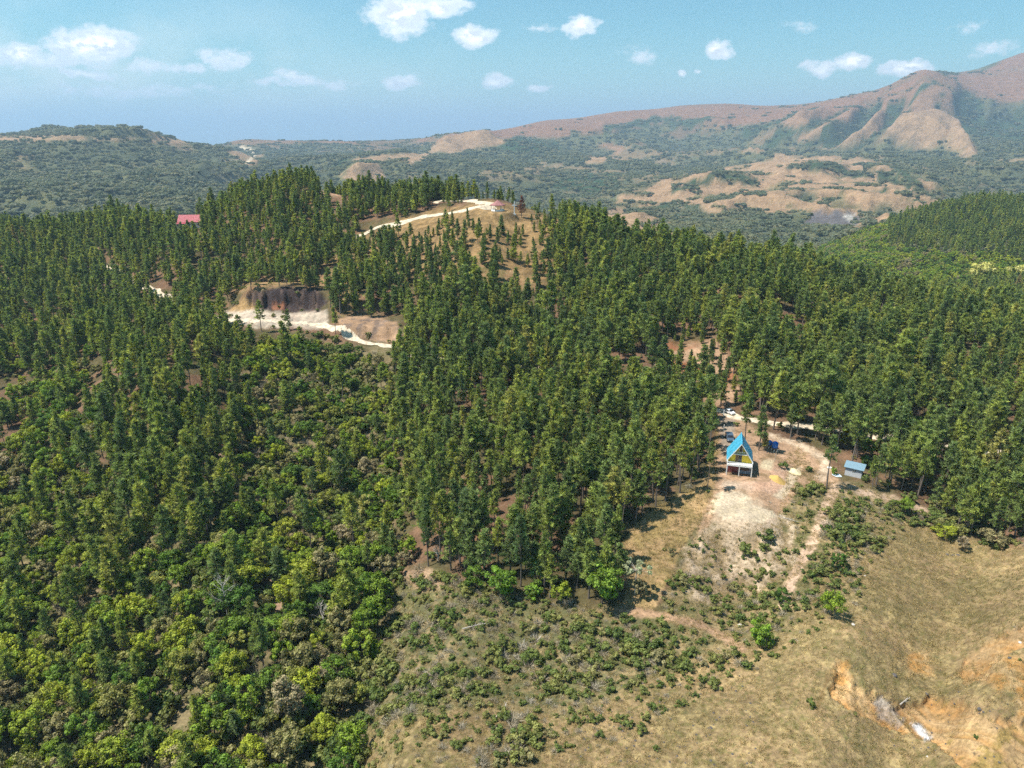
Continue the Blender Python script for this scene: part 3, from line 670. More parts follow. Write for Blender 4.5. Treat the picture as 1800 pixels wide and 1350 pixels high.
def broad_variant(seed, H=7., R=3.2, clumps=38, per=105, leaf=None, sz=.31, bark=None, zc=.62, flat=.8, fat=1.):
    r = np.random.default_rng(seed); tr = MB(); c0 = np.array([0, 0, H*zc]); rz = H*(1-zc)*flat*1.1
    cs_ = []
    for i in range(clumps):
        d = rdir(1, r, .35)[0]; k = r.uniform(.55, .95); lump = 1+.25*math.sin(3*math.atan2(d[1], d[0])+seed)
        c = c0+d*np.array([R, R, rz])*k*lump; rr = r.uniform(.20, .36)*R*fat*(1.15-.4*k); cs_.append((c, rr))
    trunk_top = c0-(0, 0, rz*.4)
    tr.tube([(0, 0, -.4), trunk_top*.5+r.normal(0, .1, 3)*(1, 1, 0), trunk_top], [.045*R+.03, .035*R+.02, .025*R+.02], 6)
    P, Nn, Tn = [], [], []
    for c, rr in cs_:
        if r.random() < .5: tr.tube([trunk_top, (trunk_top+c)/2+r.normal(0, .15, 3), c], [.015*R+.015, .01*R+.01, .012], 4, False)
        d = rdir(per, r, .3); rad_ = rr*r.uniform(.4, 1.2, per)
        P.append(c+d*rad_[:, None]*(1, 1, .8)); nn = d+rdir(per, r, .3)*.7; Nn.append(nn/np.linalg.norm(nn, axis=1)[:, None])
        Tn.append(np.full(per, np.clip(.5+r.normal(0, .22), 0, 1)))
    P, Nn, Tn = map(np.concatenate, (P, Nn, Tn)); Tn = np.clip(Tn+r.normal(0, .15, len(Tn)), 0, 1)
    V, Fc = leaves(P, Nn, r.uniform(.7, 1.3, len(P))*sz, r)
    return (V, Fc, Tn, leaf or LEAF_BROAD), tr, bark or BARK_DK
def twig_mesh(seed, n=150, L=1.5, w=.06, up=.35, drop=.4):
    r = np.random.default_rng(seed); D = rdir(n, r, up); D[:, 2] = np.abs(D[:, 2]); St = r.uniform(0, .55, n)*L
    root = r.normal(0, .12, (n, 3)); root[:, 2] = 0
    P = root+D*St[:, None]; D2 = D+r.normal(0, drop, (n, 3)); D2 /= np.linalg.norm(D2, axis=1)[:, None]
    V, Fc = blades(P, D2, r.uniform(.35, .8, n)*L, r.uniform(.6, 1.3, n)*w, r)
    V[:, 2] = np.maximum(V[:, 2], -.05); return V, Fc, r.random(n), TWIG
def grass_mesh(seed, n=46, h=.42, R=.55):
    r = np.random.default_rng(seed); P = np.concatenate([r.normal(0, R*.5, (n, 2)), np.zeros((n, 1))], 1); D = rdir(n, r, 1.3); D[:, 2] = np.abs(D[:, 2])
    V, Fc = blades(P, D, r.uniform(.5, 1.2, n)*h, r.uniform(.03, .07, n), r); return V, Fc, r.random(n), BLADE
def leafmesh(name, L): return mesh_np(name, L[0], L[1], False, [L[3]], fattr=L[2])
class Kind:
    """a plant: crown/trunk meshes for individuals, and one joined mesh per variant for the mass"""
    def __init__(s, name, vs, parts=('crown', 'trunk')):
        s.name = name; s.parts = parts; s.vs = []; s.joined = []
        for L, tr, bk in vs:
            a = leafmesh(name+'_'+parts[0], L)
            b = None
            if tr is not None:
                b = bpy.data.meshes.new(name+'_'+parts[1]); b.from_pydata(tr.v, [], tr.f); b.materials.append(bk)
            s.vs.append((a, b))
            V = L[0]; Fc = [tuple(f) for f in L[1].tolist()]; nV = len(V)
            if tr is None: s.joined.append(a); continue
            F2 = Fc+[tuple(i+nV for i in f) for f in tr.f]
            j = bpy.data.meshes.new(name+'_mass'); j.from_pydata(V.tolist()+[tuple(map(float, v)) for v in tr.v], [], F2)
            j.materials.append(L[3]); j.materials.append(bk)
            j.polygons.foreach_set('material_index', [0]*len(Fc)+[1]*len(tr.f))
            at = j.attributes.new('tone', 'FLOAT', 'FACE'); at.data.foreach_set('value', np.concatenate([L[2], np.full(len(tr.f), .5)]).astype(np.float32))
            s.joined.append(j)
    def place(s, i, loc, rz, sc, label, cat, group):
        a, b = s.vs[i % len(s.vs)]
        if b is None:
            o = link(s.name, a, None, loc)
        else:
            o = link(s.name, None, None, loc); o.empty_display_size = .3
            link(s.parts[0], a, o); link(s.parts[1], b, o)
        o.rotation_euler = (0, 0, rz); o.scale = sc; return tag(o, label, cat, group)
def mass(name, pts, kind, label, parent=None):
    """one object: the plants of a wood nobody could count, drawn by a geometry-nodes modifier"""
    if not len(pts): return
    pc = bpy.data.collections.new(name+'_source')
    for i, me in enumerate(kind.joined):
        o = bpy.data.objects.new(f'{name}_source_{i:02d}', me); pc.objects.link(o)
    P = np.array([p[0] for p in pts], np.float32); me = bpy.data.meshes.new(name); me.vertices.add(len(P)); me.vertices.foreach_set('co', P.ravel())
    for an, ty, key, arr in (('rz', 'FLOAT', 'value', np.array([p[1] for p in pts], np.float32)), ('scl', 'FLOAT_VECTOR', 'vector', np.array([p[2] for p in pts], np.float32)),
                             ('idx', 'INT', 'value', np.array([p[3] % len(kind.joined) for p in pts], np.int32))):
        a = me.attributes.new(an, ty, 'POINT'); a.data.foreach_set(key, arr.ravel())
    o = link(name, me); tag(o, label, kind='stuff')
    g = bpy.data.node_groups.new(name, 'GeometryNodeTree')
    g.interface.new_socket('Geometry', in_out='INPUT', socket_type='NodeSocketGeometry'); g.interface.new_socket('Geometry', in_out='OUTPUT', socket_type='NodeSocketGeometry')
    gi = g.nodes.new('NodeGroupInput'); go = g.nodes.new('NodeGroupOutput'); ip = g.nodes.new('GeometryNodeInstanceOnPoints')
    ci = g.nodes.new('GeometryNodeCollectionInfo'); ci.inputs['Collection'].default_value = pc; ci.inputs['Separate Children'].default_value = True; ci.inputs['Reset Children'].default_value = True
    def na(n, t):
        x = g.nodes.new('GeometryNodeInputNamedAttribute'); x.data_type = t; x.inputs[0].default_value = n; return next(q for q in x.outputs if q.enabled)
    cx = g.nodes.new('ShaderNodeCombineXYZ'); g.links.new(na('rz', 'FLOAT'), cx.inputs[2])
    er = g.nodes.new('FunctionNodeEulerToRotation'); g.links.new(cx.outputs[0], er.inputs[0])
    g.links.new(gi.outputs[0], ip.inputs['Points']); g.links.new(ci.outputs[0], ip.inputs['Instance']); ip.inputs['Pick Instance'].default_value = True
    g.links.new(na('idx', 'INT'), ip.inputs['Instance Index']); g.links.new(er.outputs[0], ip.inputs['Rotation']); g.links.new(na('scl', 'FLOAT_VECTOR'), ip.inputs['Scale'])
    g.links.new(ip.outputs[0], go.inputs[0])
    md = o.modifiers.new('plants', 'NODES'); md.node_group = g
    return o

PINE = Kind('pine_tree', [pine_variant(11, 14, .30, 2.25, 15, 5, 12), pine_variant(12, 13, .34, 2.1, 14, 5, 12), pine_variant(13, 15, .40, 2.1, 14, 5, 12, fill=.85), pine_variant(14, 14.5, .45, 1.9, 13, 5, 12),
                          pine_variant(19, 13.5, .40, 2.6, 12, 4, 12), pine_variant(20, 11.5, .22, 1.9, 14, 5, 12, fill=.85), pine_variant(29, 16.5, .45, 2.2, 14, 5, 12, lean=.9),
                          pine_variant(15, 12.5, .18, 2.0, 17, 5, 11), pine_variant(16, 14, .26, 2.3, 15, 5, 12, lean=.8), pine_variant(17, 16, .38, 2.1, 15, 5, 12, lean=1.0), pine_variant(18, 12.5, .34, 1.8, 13, 5, 12, fill=.7)])
TALL = Kind('pine_tree', [pine_variant(21, 15, .55, 1.9, 11, 5, 11, fill=.8), pine_variant(22, 14.5, .60, 1.7, 10, 5, 11, fill=.75), pine_variant(23, 15.5, .52, 2.0, 12, 5, 11, fill=.7), pine_variant(24, 16, .58, 1.8, 10, 5, 11, fill=.75, lean=1.1)])
YOUNG = Kind('pine_tree', [pine_variant(31, 9, .12, 1.6, 16, 5, 10), pine_variant(32, 8, .15, 1.4, 14, 5, 10), pine_variant(33, 10, .2, 1.7, 15, 5, 10, fill=.8)])
BROAD = Kind('broadleaf_tree', [broad_variant(41), broad_variant(42, 7.5, 3.0, 30), broad_variant(43, 6.2, 3.5, 36), broad_variant(44, 8, 2.9, 32, zc=.55), broad_variant(45, 6.5, 3.0, 26, 90), broad_variant(46, 7, 3.6, 40, 70)])
SHRUB = Kind('shrub', [(lambda v: (v[0], None, None))(broad_variant(50+i, 1.7, 1.15, 9, 70, LEAF_SHRUB, .24, zc=.45, fat=1.5)) for i in range(5)])
BRUSH = Kind('dry_shrub', [(twig_mesh(60+i), None, None) for i in range(4)])
TUFT = Kind('grass_tuft', [(grass_mesh(70+i), None, None) for i in range(4)])
def canopy_variant(seed, n=9, R=16):
    r = np.random.default_rng(seed); V = []; Fc = []; Tn = []
    for k in range(n):
        th, rr = r.uniform(0, 6.28), R*math.sqrt(r.random()); c = np.array([rr*math.cos(th), rr*math.sin(th), r.uniform(1.5, 4)]); s = r.uniform(3, 5.5)
        m = 46; d = rdir(m, r, .5); P = c+d*s*np.array([1, 1, .9])*r.uniform(.75, 1.1, m)[:, None]; nn = d+rdir(m, r)*.4; nn /= np.linalg.norm(nn, axis=1)[:, None]
        v, f = leaves(P, nn, np.full(m, s*.75)*r.uniform(.6, 1.2, m), r); Fc.append(f+sum(len(q) for q in V)); V.append(v); Tn.append(np.clip(r.normal(.5, .2)+r.normal(0, .12, m), 0, 1))
    return (np.concatenate(V), np.concatenate(Fc), np.concatenate(Tn), CANOPY), None, None
GROVE = Kind('grove', [canopy_variant(80+i) for i in range(5)])

# ------------------------------------------------------------------ where plants stand
DY = np.diff(Z/YY, axis=0, prepend=Z[:1]/YY[:1])
QMAX = np.maximum.accumulate(Z/YY, axis=0)
def cand(y0, y1, sp, smax=1.0, jit=.42):
    ys = np.arange(y0, y1, sp); P = []
    for k, y in enumerate(ys):
        xs = np.arange(-smax*y, smax*y, sp)+(k % 2)*sp/2
        P.append(np.stack([xs, np.full(len(xs), y)], 1))
    P = np.concatenate(P); P += rng.uniform(-jit, jit, P.shape)*sp
    z = Hgrid(P[:, 0], P[:, 1]); px, py = proj(P[:, 0], P[:, 1], z)
    top = proj(P[:, 0], P[:, 1], z+14)[1]
    vis = ((z+15)/P[:, 1] > Hgrid(P[:, 0], P[:, 1], QMAX)-.0-6/P[:, 1]) & (px > -260) & (px < 2000) & (top < 1400) & (py > 0)
    return P[vis, 0], P[vis, 1], z[vis], px[vis], py[vis]
def inpoly(px, py, pts, soft=0):
    d = polyd(px, py, pts)
    return d+(rng.uniform(-soft, soft, px.shape) if soft else 0) > 0
NOTREE = [PLOT_CLEAR, YARD, PASTURE, [(608,416),(700,388),(765,376),(765,396),(700,412),(625,440)], [(1085,1030),(1180,1030),(1190,1120),(1085,1120)], [(842,374),(930,374),(930,412),(842,412)],
  [(1258,720),(1300,735),(1340,750),(1330,805),(1400,770),(1470,790),(1530,860),(1600,880),(1640,925),(1560,905),(1440,1000),(1385,1120),(1290,1150),(1150,1068),(1250,870)]]
BROADZ = [[(-200,1015),(60,1000),(200,1010),(330,985),(430,900),(440,800),(425,700),(440,620),(480,590),(560,590),(640,620),(705,650),(690,740),(700,850),(725,990),(690,1060),(690,1200),(650,1290),(600,1500),(-200,1500)],
          [(-200,800),(60,780),(130,840),(210,900),(120,960),(-200,960)], [(20,700),(120,690),(180,760),(60,790)], [(1600,455),(1800,440),(1900,520),(1650,520),(1500,480)]]
PINE_IN = [[(60,900),(110,860),(160,960),(90,980)], [(150,1000),(210,1010),(190,1090),(140,1060)], [(330,1010),(420,1010),(420,1060),(340,1060)]]
SPARSE_HILL = [(600,425),(760,362),(870,345),(990,388),(985,420),(960,450),(985,500),(900,510),(800,470),(700,430),(620,425)]
plants = []        # (kind, xyz, rz, scale, variant, size, area)
x, y, z, px, py = cand(58, 545, 3.45)
rd = road_dist(x, y); u = rng.random(len(x))
bz = np.zeros(len(x), bool)
for k, p in enumerate(BROADZ[:3]): bz |= inpoly(px, py, p, 14)
for p in PINE_IN: bz &= ~inpoly(px, py, p)
ok = rd > np.where(((px > 705) & (px < 1180) & (py > 600)) | (px > 1380), .4, 1.5)
for p in NOTREE: ok &= ~inpoly(px, py, p, 2)
below = inpoly(px, py, SCRUB) | inpoly(px, py, [(690,1010),(740,995),(900,1045),(1150,1085),(1190,1100),(1190,1500),(600,1500),(640,1260)]); ok &= ~below
ok &= ~inpoly(px, py, [(640,412),(760,366),(860,350),(940,366),(985,386),(950,400),(930,388),(880,392),(800,394),(700,412)], 3); 
def near_thing(P, r): return np.hypot(x-P[0], y-P[1]) < r
for P, r in ((P_HOUSE, 9), (P_SHED, 5.5), (P_PAV, 9), (P_RED, 11), (P_SUV, 6), (P_PICK, 6)): ok &= ~near_thing(P, r)
# keep the view onto the cut banks and the red-roofed house open
for p in ([(408,524),(440,508),(570,509),(588,560),(560,598),(470,592),(400,578)], [(590,550),(705,560),(712,640),(640,618),(600,600)], [(303,398),(362,398),(352,428),(318,428)], [(560,312),(606,318),(604,352),(562,352)], [(395,572),(560,586),(700,616),(715,634),(640,640),(560,610),(400,598)], [(878,470),(940,470),(930,520),(880,510)]): ok &= ~inpoly(px, py, p, 2)
thin = inpoly(px, py, SPARSE_HILL, 6) | inpoly(px, py, [(1150,600),(1260,590),(1290,640),(1300,715),(1230,700),(1160,650)], 6)  | inpoly(px, py, [(840,440),(960,440),(990,480),(960,530),(860,520)], 10)
ok &= ~(thin & (u > .66))
ok &= u < np.where((px > 560) & (px < 1000) & (py < 560) & (py > 400), .70, .93)
plot = inpoly(px, py, [(740,640),(980,650),(1260,750),(1240,850),(1150,905),(1112,950),(1110,1050),(740,1000),(690,760)])
hole = fbm(x/14, y/14, 3, 91); ok &= ~((hole < .33) & (~bz) & (~plot))
# the plantation is a little more open
ok &= ~(plot & (rng.random(len(x)) > .86))
edge = inpoly(px, py, [(1130,760),(1262,730),(1262,860),(1150,905),(1110,960),(1060,900)])
for i in np.where(ok)[0]:
    s = rng.uniform(.66, 1.1) if rng.random() < .8 else rng.uniform(.45, .75); rz = rng.uniform(0, 6.28); k = PINE
    p = (float(x[i]), float(y[i]), float(z[i])-.1)
    if thin[i]: k = YOUNG if rng.random() < .7 else PINE; s *= rng.uniform(.5, .95)
    elif bz[i]:
        if rng.random() < (.20 if px[i] < 330 else .10): k = PINE; s *= .85
        elif rng.random() < .34: k = SHRUB if rng.random() < .75 else BRUSH; s = rng.uniform(1., 2.2)
        else: k = BROAD; s = rng.uniform(.55, 1.12)*(.85 if px[i] > 420 and py[i] < 1000 else 1)
    elif edge[i] and rng.random() < .75: k = TALL; s = rng.uniform(.8, 1.0)
    elif y[i] > 250 and 540 < px[i] < 1020 and rng.random() < .5 and not plot[i]: k = YOUNG; s = rng.uniform(.7, 1.25)
    elif 380 < px[i] < 1000 and y[i] > 300: s *= .82
    elif rng.random() < (.62 if px[i] < 180 and py[i] > 640 else .10 if 180 < px[i] < 430 and py[i] > 600 else .30 if (px[i] < 450 and py[i] > 560) else .05) and not plot[i]: k = BROAD; s = rng.uniform(.5, .8)
    if px[i] < 480 and y[i] < 420 and k is PINE: s *= .92
    if k in (PINE, TALL, YOUNG): s *= float(.82+.42*vnoise(np.array([x[i]/22]), np.array([y[i]/22]), 99)[0])
    h = s*rng.uniform(.88, 1.12)
    if k in (PINE, TALL): s *= rng.uniform(.85, 1.4)
    plants.append((k, p, rz, (s, s*rng.uniform(.9, 1.1), h), int(rng.integers(0, 100)), h*({PINE: 14, TALL: 15, YOUNG: 9, BROAD: 7, SHRUB: 1.7, BRUSH: 1.5}[k])/y[i], (px[i], py[i])))
# understorey in the broadleaf ravine and along edges
x, y, z, px, py = cand(60, 330, 1.75)
prn = rng.random(len(x))
POLYL = [[(1445,880),(1500,880),(1520,960),(1500,1080),(1440,1100),(1400,1060),(1440,980)], [(1500,865),(1600,880),(1800,905),(1900,930),(1900,965),(1760,965),(1640,935),(1560,915),(1500,900)], [(1270,1030),(1350,1000),(1385,1040),(1370,1120),(1310,1130),(1260,1080)], [(1400,830),(1450,850),(1440,890),(1400,880)]]
TRACKS = [strip([(1470,850),(1450,900),(1425,960),(1395,1010),(1375,1070)], 12, 13), strip([(1080,1074),(1160,1084),(1230,1100),(1280,1127),(1310,1147)], 7, 7), strip([(1372,905),(1392,925),(1388,960),(1395,990)], 5, 5), strip([(1470,850),(1520,868),(1580,880),(1640,905)], 6, 8)]
INB = inpoly(px, py, BROADZ[0]) | inpoly(px, py, BROADZ[1]); INS = inpoly(px, py, SCRUB, 8) & ~inpoly(px, py, YARD) & (py > 850) & ~inpoly(px, py, PLOT_CLEAR)
INP = inpoly(px, py, PASTURE, 10); LN = np.zeros(len(x), bool); TR = np.zeros(len(x), bool); RD = road_dist(x, y)
for p in POLYL: LN |= inpoly(px, py, p, 6)
for p in TRACKS: TR |= inpoly(px, py, p, 2)
for i in range(len(x)):
    q = px[i], py[i]; inb, ins, inp, line = INB[i], INS[i], INP[i], LN[i]
    ins = ins or (line and not inp and q[0] > 1500)
    if line and q[0] > 1500: ins, inp = True, False
    if TR[i] or (not ins and prn[i] > .42): continue
    p = (float(x[i]), float(y[i]), float(z[i])-.05); r = rng.random()
    if any(math.hypot(p[0]-P[0], p[1]-P[1]) < rr for P, rr in ((P_HOUSE, 8), (P_SHED, 5), (P_PAD, 9), (P_SUV, 5), (P_PICK, 6))): continue
    if inb: 
        if r < .55: plants.append((SHRUB if r < .42 else BRUSH, p, rng.uniform(0, 6.28), (1.5*rng.uniform(.7, 1.3),)*3, int(rng.integers(0, 99)), 2.2/y[i], q))
    elif ins and not (1010 < px[i] < 1110 and False):
        wood = vnoise(np.array([x[i]/9]), np.array([y[i]/9]), 5)[0]; right = px[i] > 1180
        dens = (1.0 if not right else .7) if py[i] > 1000 or px[i] > 1380 else .35
        if px[i] < 1150 and py[i] > 1180: dens *= .55
        if line: dens = 1.3
        if r < dens*(.8+wood*1.1):
            g = rng.random(); kk = SHRUB if g < (.66 if not right else .80) else BRUSH
            sc = rng.uniform(.35, 1.2)*(1.3 if wood > .6 else .8)*(.85 if kk is BRUSH else .8)*(1.15 if not right else .9)*(1.5 if line else 1); plants.append((kk, p, rng.uniform(0, 6.28), (sc, sc, sc*.85), int(rng.integers(0, 99)), 1.7*sc/y[i], q))
    elif inp and r < .035:
        sc = rng.uniform(.15, .5); plants.append((SHRUB if rng.random() < .6 else BRUSH, p, rng.uniform(0, 6.28), (sc, sc, sc*.7), int(rng.integers(0, 99)), 1.7*sc/y[i], q))
    elif not inp and not ins and r < .10 and py[i] < 1000 and RD[i] > 1:
        sc = rng.uniform(.4, 1.2); plants.append((SHRUB if rng.random() < .75 else BRUSH, p, rng.uniform(0, 6.28), (sc, sc, sc), int(rng.integers(0, 99)), 1.0*sc/y[i], q))

# plants the photograph singles out: (kind, px, py of the foot, scale xy, scale z, variant, label, category, group)
def AT(px, py): g = ground(px, py); return (g[0], g[1], g[2]-.1)
LIME = Kind('broadleaf_tree', [broad_variant(101, 8.5, 3.9, 46, 95, LEAF_LIME, .36), broad_variant(102, 5, 2.7, 26, 80, LEAF_LIME, .34, zc=.55)])
YELK = Kind('broadleaf_tree', [broad_variant(103, 9, 2.6, 34, 80, LEAF_YEL, .36, zc=.5), broad_variant(104, 9, 6.5, 46, 90, LEAF_YEL, .7)])
CEC = Kind('broadleaf_tree', [broad_variant(105, 8, 3.0, 16, 40, LEAF_PALE, .42, BARK_PALE, zc=.8, fat=.6)])
REDP = Kind('dead_pine_tree', [pine_variant(106, 11, .25, 2.3, 13, 5, 8, LEAF_RED)])
def sp(kind, px, py, sx, sz, v, label, cat, group=None):
    kind.place(v, AT(px, py), rng.uniform(0, 6.28), (sx, sx, sz), label, cat, group)
sp(LIME, 1058, 1062, 1.0, 1.05, 0, 'big round bright green tree at the lower right corner of the pine plantation', 'tree')
sp(LIME, 880, 1052, .85, .8, 0, 'bright green spreading tree below the front of the plantation, left of the round one', 'tree')
sp(LIME, 938, 1050, .75, .75, 1, 'small bright green tree between the two big ones below the plantation', 'tree')
sp(BROAD, 835, 1030, .8, .7, 2, 'dark bushy tree at the lower edge of the plantation', 'tree')
sp(BROAD, 985, 1060, .75, .7, 1, 'dark low tree left of the round bright tree', 'tree')
sp(CEC, 1116, 1046, 1.0, 1.0, 0, 'pale open tree with whitish limbs beside the dry field', 'tree')
sp(BROAD, 1125, 1050, .6, .5, 3, 'olive bushy tree at the foot of the dry field', 'tree')
sp(LIME, 1334, 1135, .9, 1.0, 1, 'bright green bush at the top edge of the pasture below the cabin', 'bush')
sp(BROAD, 1460, 1082, .7, .75, 5, 'dark green bush casting a shadow on the pasture', 'bush')
sp(BROAD, 1375, 1060, .5, .5, 2, 'green bush on the left of the eroded track', 'bush')
sp(BROAD, 1470, 1000, .55, .5, 3, 'leafy bush on the right of the eroded track', 'bush')
sp(BROAD, 1660, 945, .8, .5, 2, 'wide green bush at the upper edge of the pasture', 'bush')
sp(BROAD, 1745, 960, .9, .6, 5, 'wide green bush at the far right of the pasture edge', 'bush')
sp(BROAD, 1690, 968, .5, .5, 1, 'small bush standing out from the pasture edge', 'bush')
sp(BROAD, 1590, 900, .7, .5, 0, 'green bush right of the shed below the pines', 'bush')
sp(SHRUB, 1310, 975, 1.6, 1.6, 2, 'round green shrub on the slumped bank below the gravel pad', 'bush')
sp(SHRUB, 1345, 945, 1.5, 1.4, 1, 'olive shrub above the dark gully below the gravel pad', 'bush')
sp(LIME, 1465, 835, .33, .45, 1, 'small lime green bush left of the grey shed', 'bush')
sp(SHRUB, 1522, 846, 1., 1., 3, 'small green shrub at the right corner of the grey shed', 'bush')
sp(SHRUB, 1425, 1240, .8, .8, 0, 'bright green shrub at the left of the orange scar in the pasture', 'bush')
sp(YELK, 645, 915, .75, .95, 0, 'tall narrow yellow green tree at the left of the plantation', 'tree')
sp(YELK, 655, 715, .9, .5, 0, 'yellow green tree at the upper left corner of the plantation', 'tree')
sp(YELK, 1722, 492, 1.6, 1.5, 1, 'pale yellow flowering tree on the wooded hill at right, left one of two', 'tree')
sp(YELK, 1792, 494, 1.4, 1.4, 1, 'pale yellow flowering tree at the right edge of the frame', 'tree')
sp(REDP, 917, 383, .95, 1.0, 0, 'rust red dead pine behind the white cross', 'tree')
sp(PINE, 460, 582, 1.0, .95, 4, 'lone dark pine in front of the left part of the streaked cut bank', 'tree')
sp(PINE, 508, 580, .9, .75, 5, 'lone pine in front of the right part of the streaked cut bank', 'tree')
sp(TALL, 1452, 858, 1.1, .98, 0, 'lone thin pine beside the dirt track in front of the shed', 'tree')
sp(PINE, 1334, 792, .95, 1.0, 1, 'pine close behind the cabin, right one of two', 'tree')
sp(PINE, 1308, 782, .9, .95, 6, 'pine close behind the cabin, left one of two', 'tree')
sp(PINE, 1343, 793, .5, .42, 0, 'small bushy pine beside the blue water tanks', 'tree')
sp(PINE, 1625, 865, .8, .9, 2, 'pine standing forward of the wood right of the shed', 'tree')
sp(TALL, 1243, 862, .7, .9, 1, 'last thin pine at the right edge of the plantation', 'tree')
sp(PINE, 945, 398, .8, .65, 4, 'dark pine right of the dead red pine on the hilltop', 'tree')
sp(PINE, 950, 410, .7, .45, 5, 'small dark pine on the slope right below the cross', 'tree')
sp(YOUNG, 903, 460, 1.2, 1.4, 0, 'dark conical pine alone on the brown slope below the pavilion', 'tree')
sp(YOUNG, 822, 388, .6, .7, 0, 'small conical pine beside the climbing road', 'tree')
sp(PINE, 790, 372, .5, .55, 4, 'low pine between the two arms of the hilltop road', 'tree')
sp(PINE, 323, 430, .9, 1.0, 7, 'pine in front of the left end of the red-roofed house', 'tree')
sp(PINE, 335, 426, .8, .85, 3, 'pine in front of the middle of the red-roofed house', 'tree')
sp(PINE, 346, 430, .7, .62, 5, 'pine just right of the middle of the red-roofed house', 'tree')
# dead bare tree
def bare_tree(px, py, H, label, seed):
    r = np.random.default_rng(seed); m = MB(); t = thing('dead_tree', label, 'tree', AT(px, py))
    m.tube([(0, 0, -.3), (.15, 0, H*.45), (-.2, .1, H*.75), (-.5, 0, H)], [.16, .12, .08, .03], 6); m.build('trunk', BARK_PALE, t)
    b = MB()
    for i in range(16):
        z = H*(.35+.6*i/16); th = r.uniform(0, 6.28); L = H*.36*(1.1-i/20); d = Vector((math.cos(th), math.sin(th), .75)).normalized(); o = Vector((-.1, 0, z))
        e = o+d*L; b.tube([o, o+d*L*.5+Vector((0, 0, -.1)), e], [.06, .04, .015], 4, False)
        for k in range(3):
            f = .4+.2*k; dd = (d+Vector(r.normal(0, .5, 3))).normalized(); b.tube([o+d*L*f, o+d*L*f+dd*L*.4], [.03, .01], 3, False)
    b.build('branches', BARK_PALE, t)
bare_tree(400, 1085, 11, 'tall bare dead tree with pale branches above the ravine thicket', 1)
bare_tree(570, 1105, 7, 'short bare dead tree among the shrubs right of the ravine path', 2)
bare_tree(770, 985, 4, 'grey leafless small tree at the front of the plantation', 3)

# ---- split each kind: the 300 that show largest are individuals, the rest one mass
AREAS = [('in the lower left corner thicket', [(-300,1180),(330,1180),(330,1700),(-300,1700)]), ('at the bottom of the ravine thicket beside the pasture', [(330,1180),(700,1180),(700,1700),(330,1700)]),
 ('in the bright green thicket on the left', [(-300,1000),(330,1000),(330,1180),(-300,1180)]), ('along the bare path in the ravine', [(330,1000),(560,1000),(560,1180),(330,1180)]),
 ('between the ravine path and the cleared slope', [(560,1000),(720,1000),(720,1180),(560,1180)]), ('in the green ravine left of the plantation', [(430,600),(740,600),(740,1000),(430,1000)]),
 ('in the dark stand left of the ravine path', [(180,600),(430,600),(430,1000),(180,1000)]), ('at the left edge of the frame', [(-300,500),(180,500),(180,1000),(-300,1000)]),
 ('in the front rows of the plantation', [(720,880),(1160,880),(1160,1080),(720,1080)]), ('in the middle of the plantation', [(690,760),(1060,760),(1060,880),(690,880)]),
 ('at the open right edge of the plantation by the dry field', [(1060,730),(1265,730),(1265,880),(1060,880)]), ('in the back rows of the plantation', [(690,640),(1265,640),(1265,760),(690,760)]),
 ('in the wood behind the grey shed', [(1380,700),(1640,700),(1640,900),(1380,900)]), ('in the wood at the right edge of the frame', [(1640,600),(2100,600),(2100,980),(1640,980)]),
 ('behind the cabin across the road', [(1200,560),(1380,560),(1380,760),(1200,760)]), ('on the dry bank around the cabin yard', [(1180,850),(1440,850),(1440,1180),(1180,1180)]),
 ('along the upper edge of the pasture', [(1440,800),(2100,800),(2100,1050),(1440,1050)]), ('on the cleared scrub slope below the plantation', [(600,990),(1200,990),(1200,1300),(600,1300)]),
 ('scattered over the open pasture', [(600,1040),(2100,1040),(2100,1700),(600,1700)])]
def area(px, py):
    for nme, p in AREAS:
        if px >= p[0][0] and px < p[1][0] and py >= p[0][1] and py < p[2][1]: return nme
    return 'on the pine covered hillside'
def split(kinds, nmax, mname, mlabel, word, cat, gname, extra=lambda k, s, v: ''):
    L = [p for p in plants if p[0] in kinds]; L.sort(key=lambda p: -p[5])
    vis = [p for p in L if -20 < p[6][0] < 1820 and proj(p[1][0], p[1][1], p[1][2]+({SHRUB: 1.7, BRUSH: 1.5}.get(p[0], 6)*p[3][2]))[1] < 1345]
    ind = set(id(p) for p in vis[:nmax])
    for p in vis[:nmax]:
        a = area(*p[6]); e = extra(p[0], p[3][2], p[4])
        p[0].place(p[4], p[1], p[2], p[3], f'{e} {word} {a}'.strip(), cat, f'{gname} {a}')
    for k in kinds:
        mass(mname, [(p[1], p[2], p[3], p[4]) for p in L if id(p) not in ind and p[0] is k], k, mlabel)
    print(mname, len(L))
ex_p = lambda k, s, v: 'tall bare-trunked' if k is TALL else ('slender' if s < .9 else 'full-crowned')
split([PINE, TALL, YOUNG], 262, 'pine_forest', 'dense pine forest covering the hills', 'green pine', 'tree', 'pines', ex_p)
split([BROAD], 268, 'broadleaf_wood', 'mixed green broadleaf wood', 'broadleaf tree', 'tree', 'broadleaf trees', lambda k, s, v: 'low spreading' if s < .8 else 'round leafy')
split([SHRUB], 280, 'shrubbery', 'low green undergrowth', 'green shrub', 'bush', 'shrubs', lambda k, s, v: 'small' if s < .6 else 'bushy')
split([BRUSH], 280, 'brushwood', 'grey leafless undergrowth', 'leafless grey shrub', 'bush', 'dry shrubs', lambda k, s, v: 'small' if s < .6 else 'tangled')

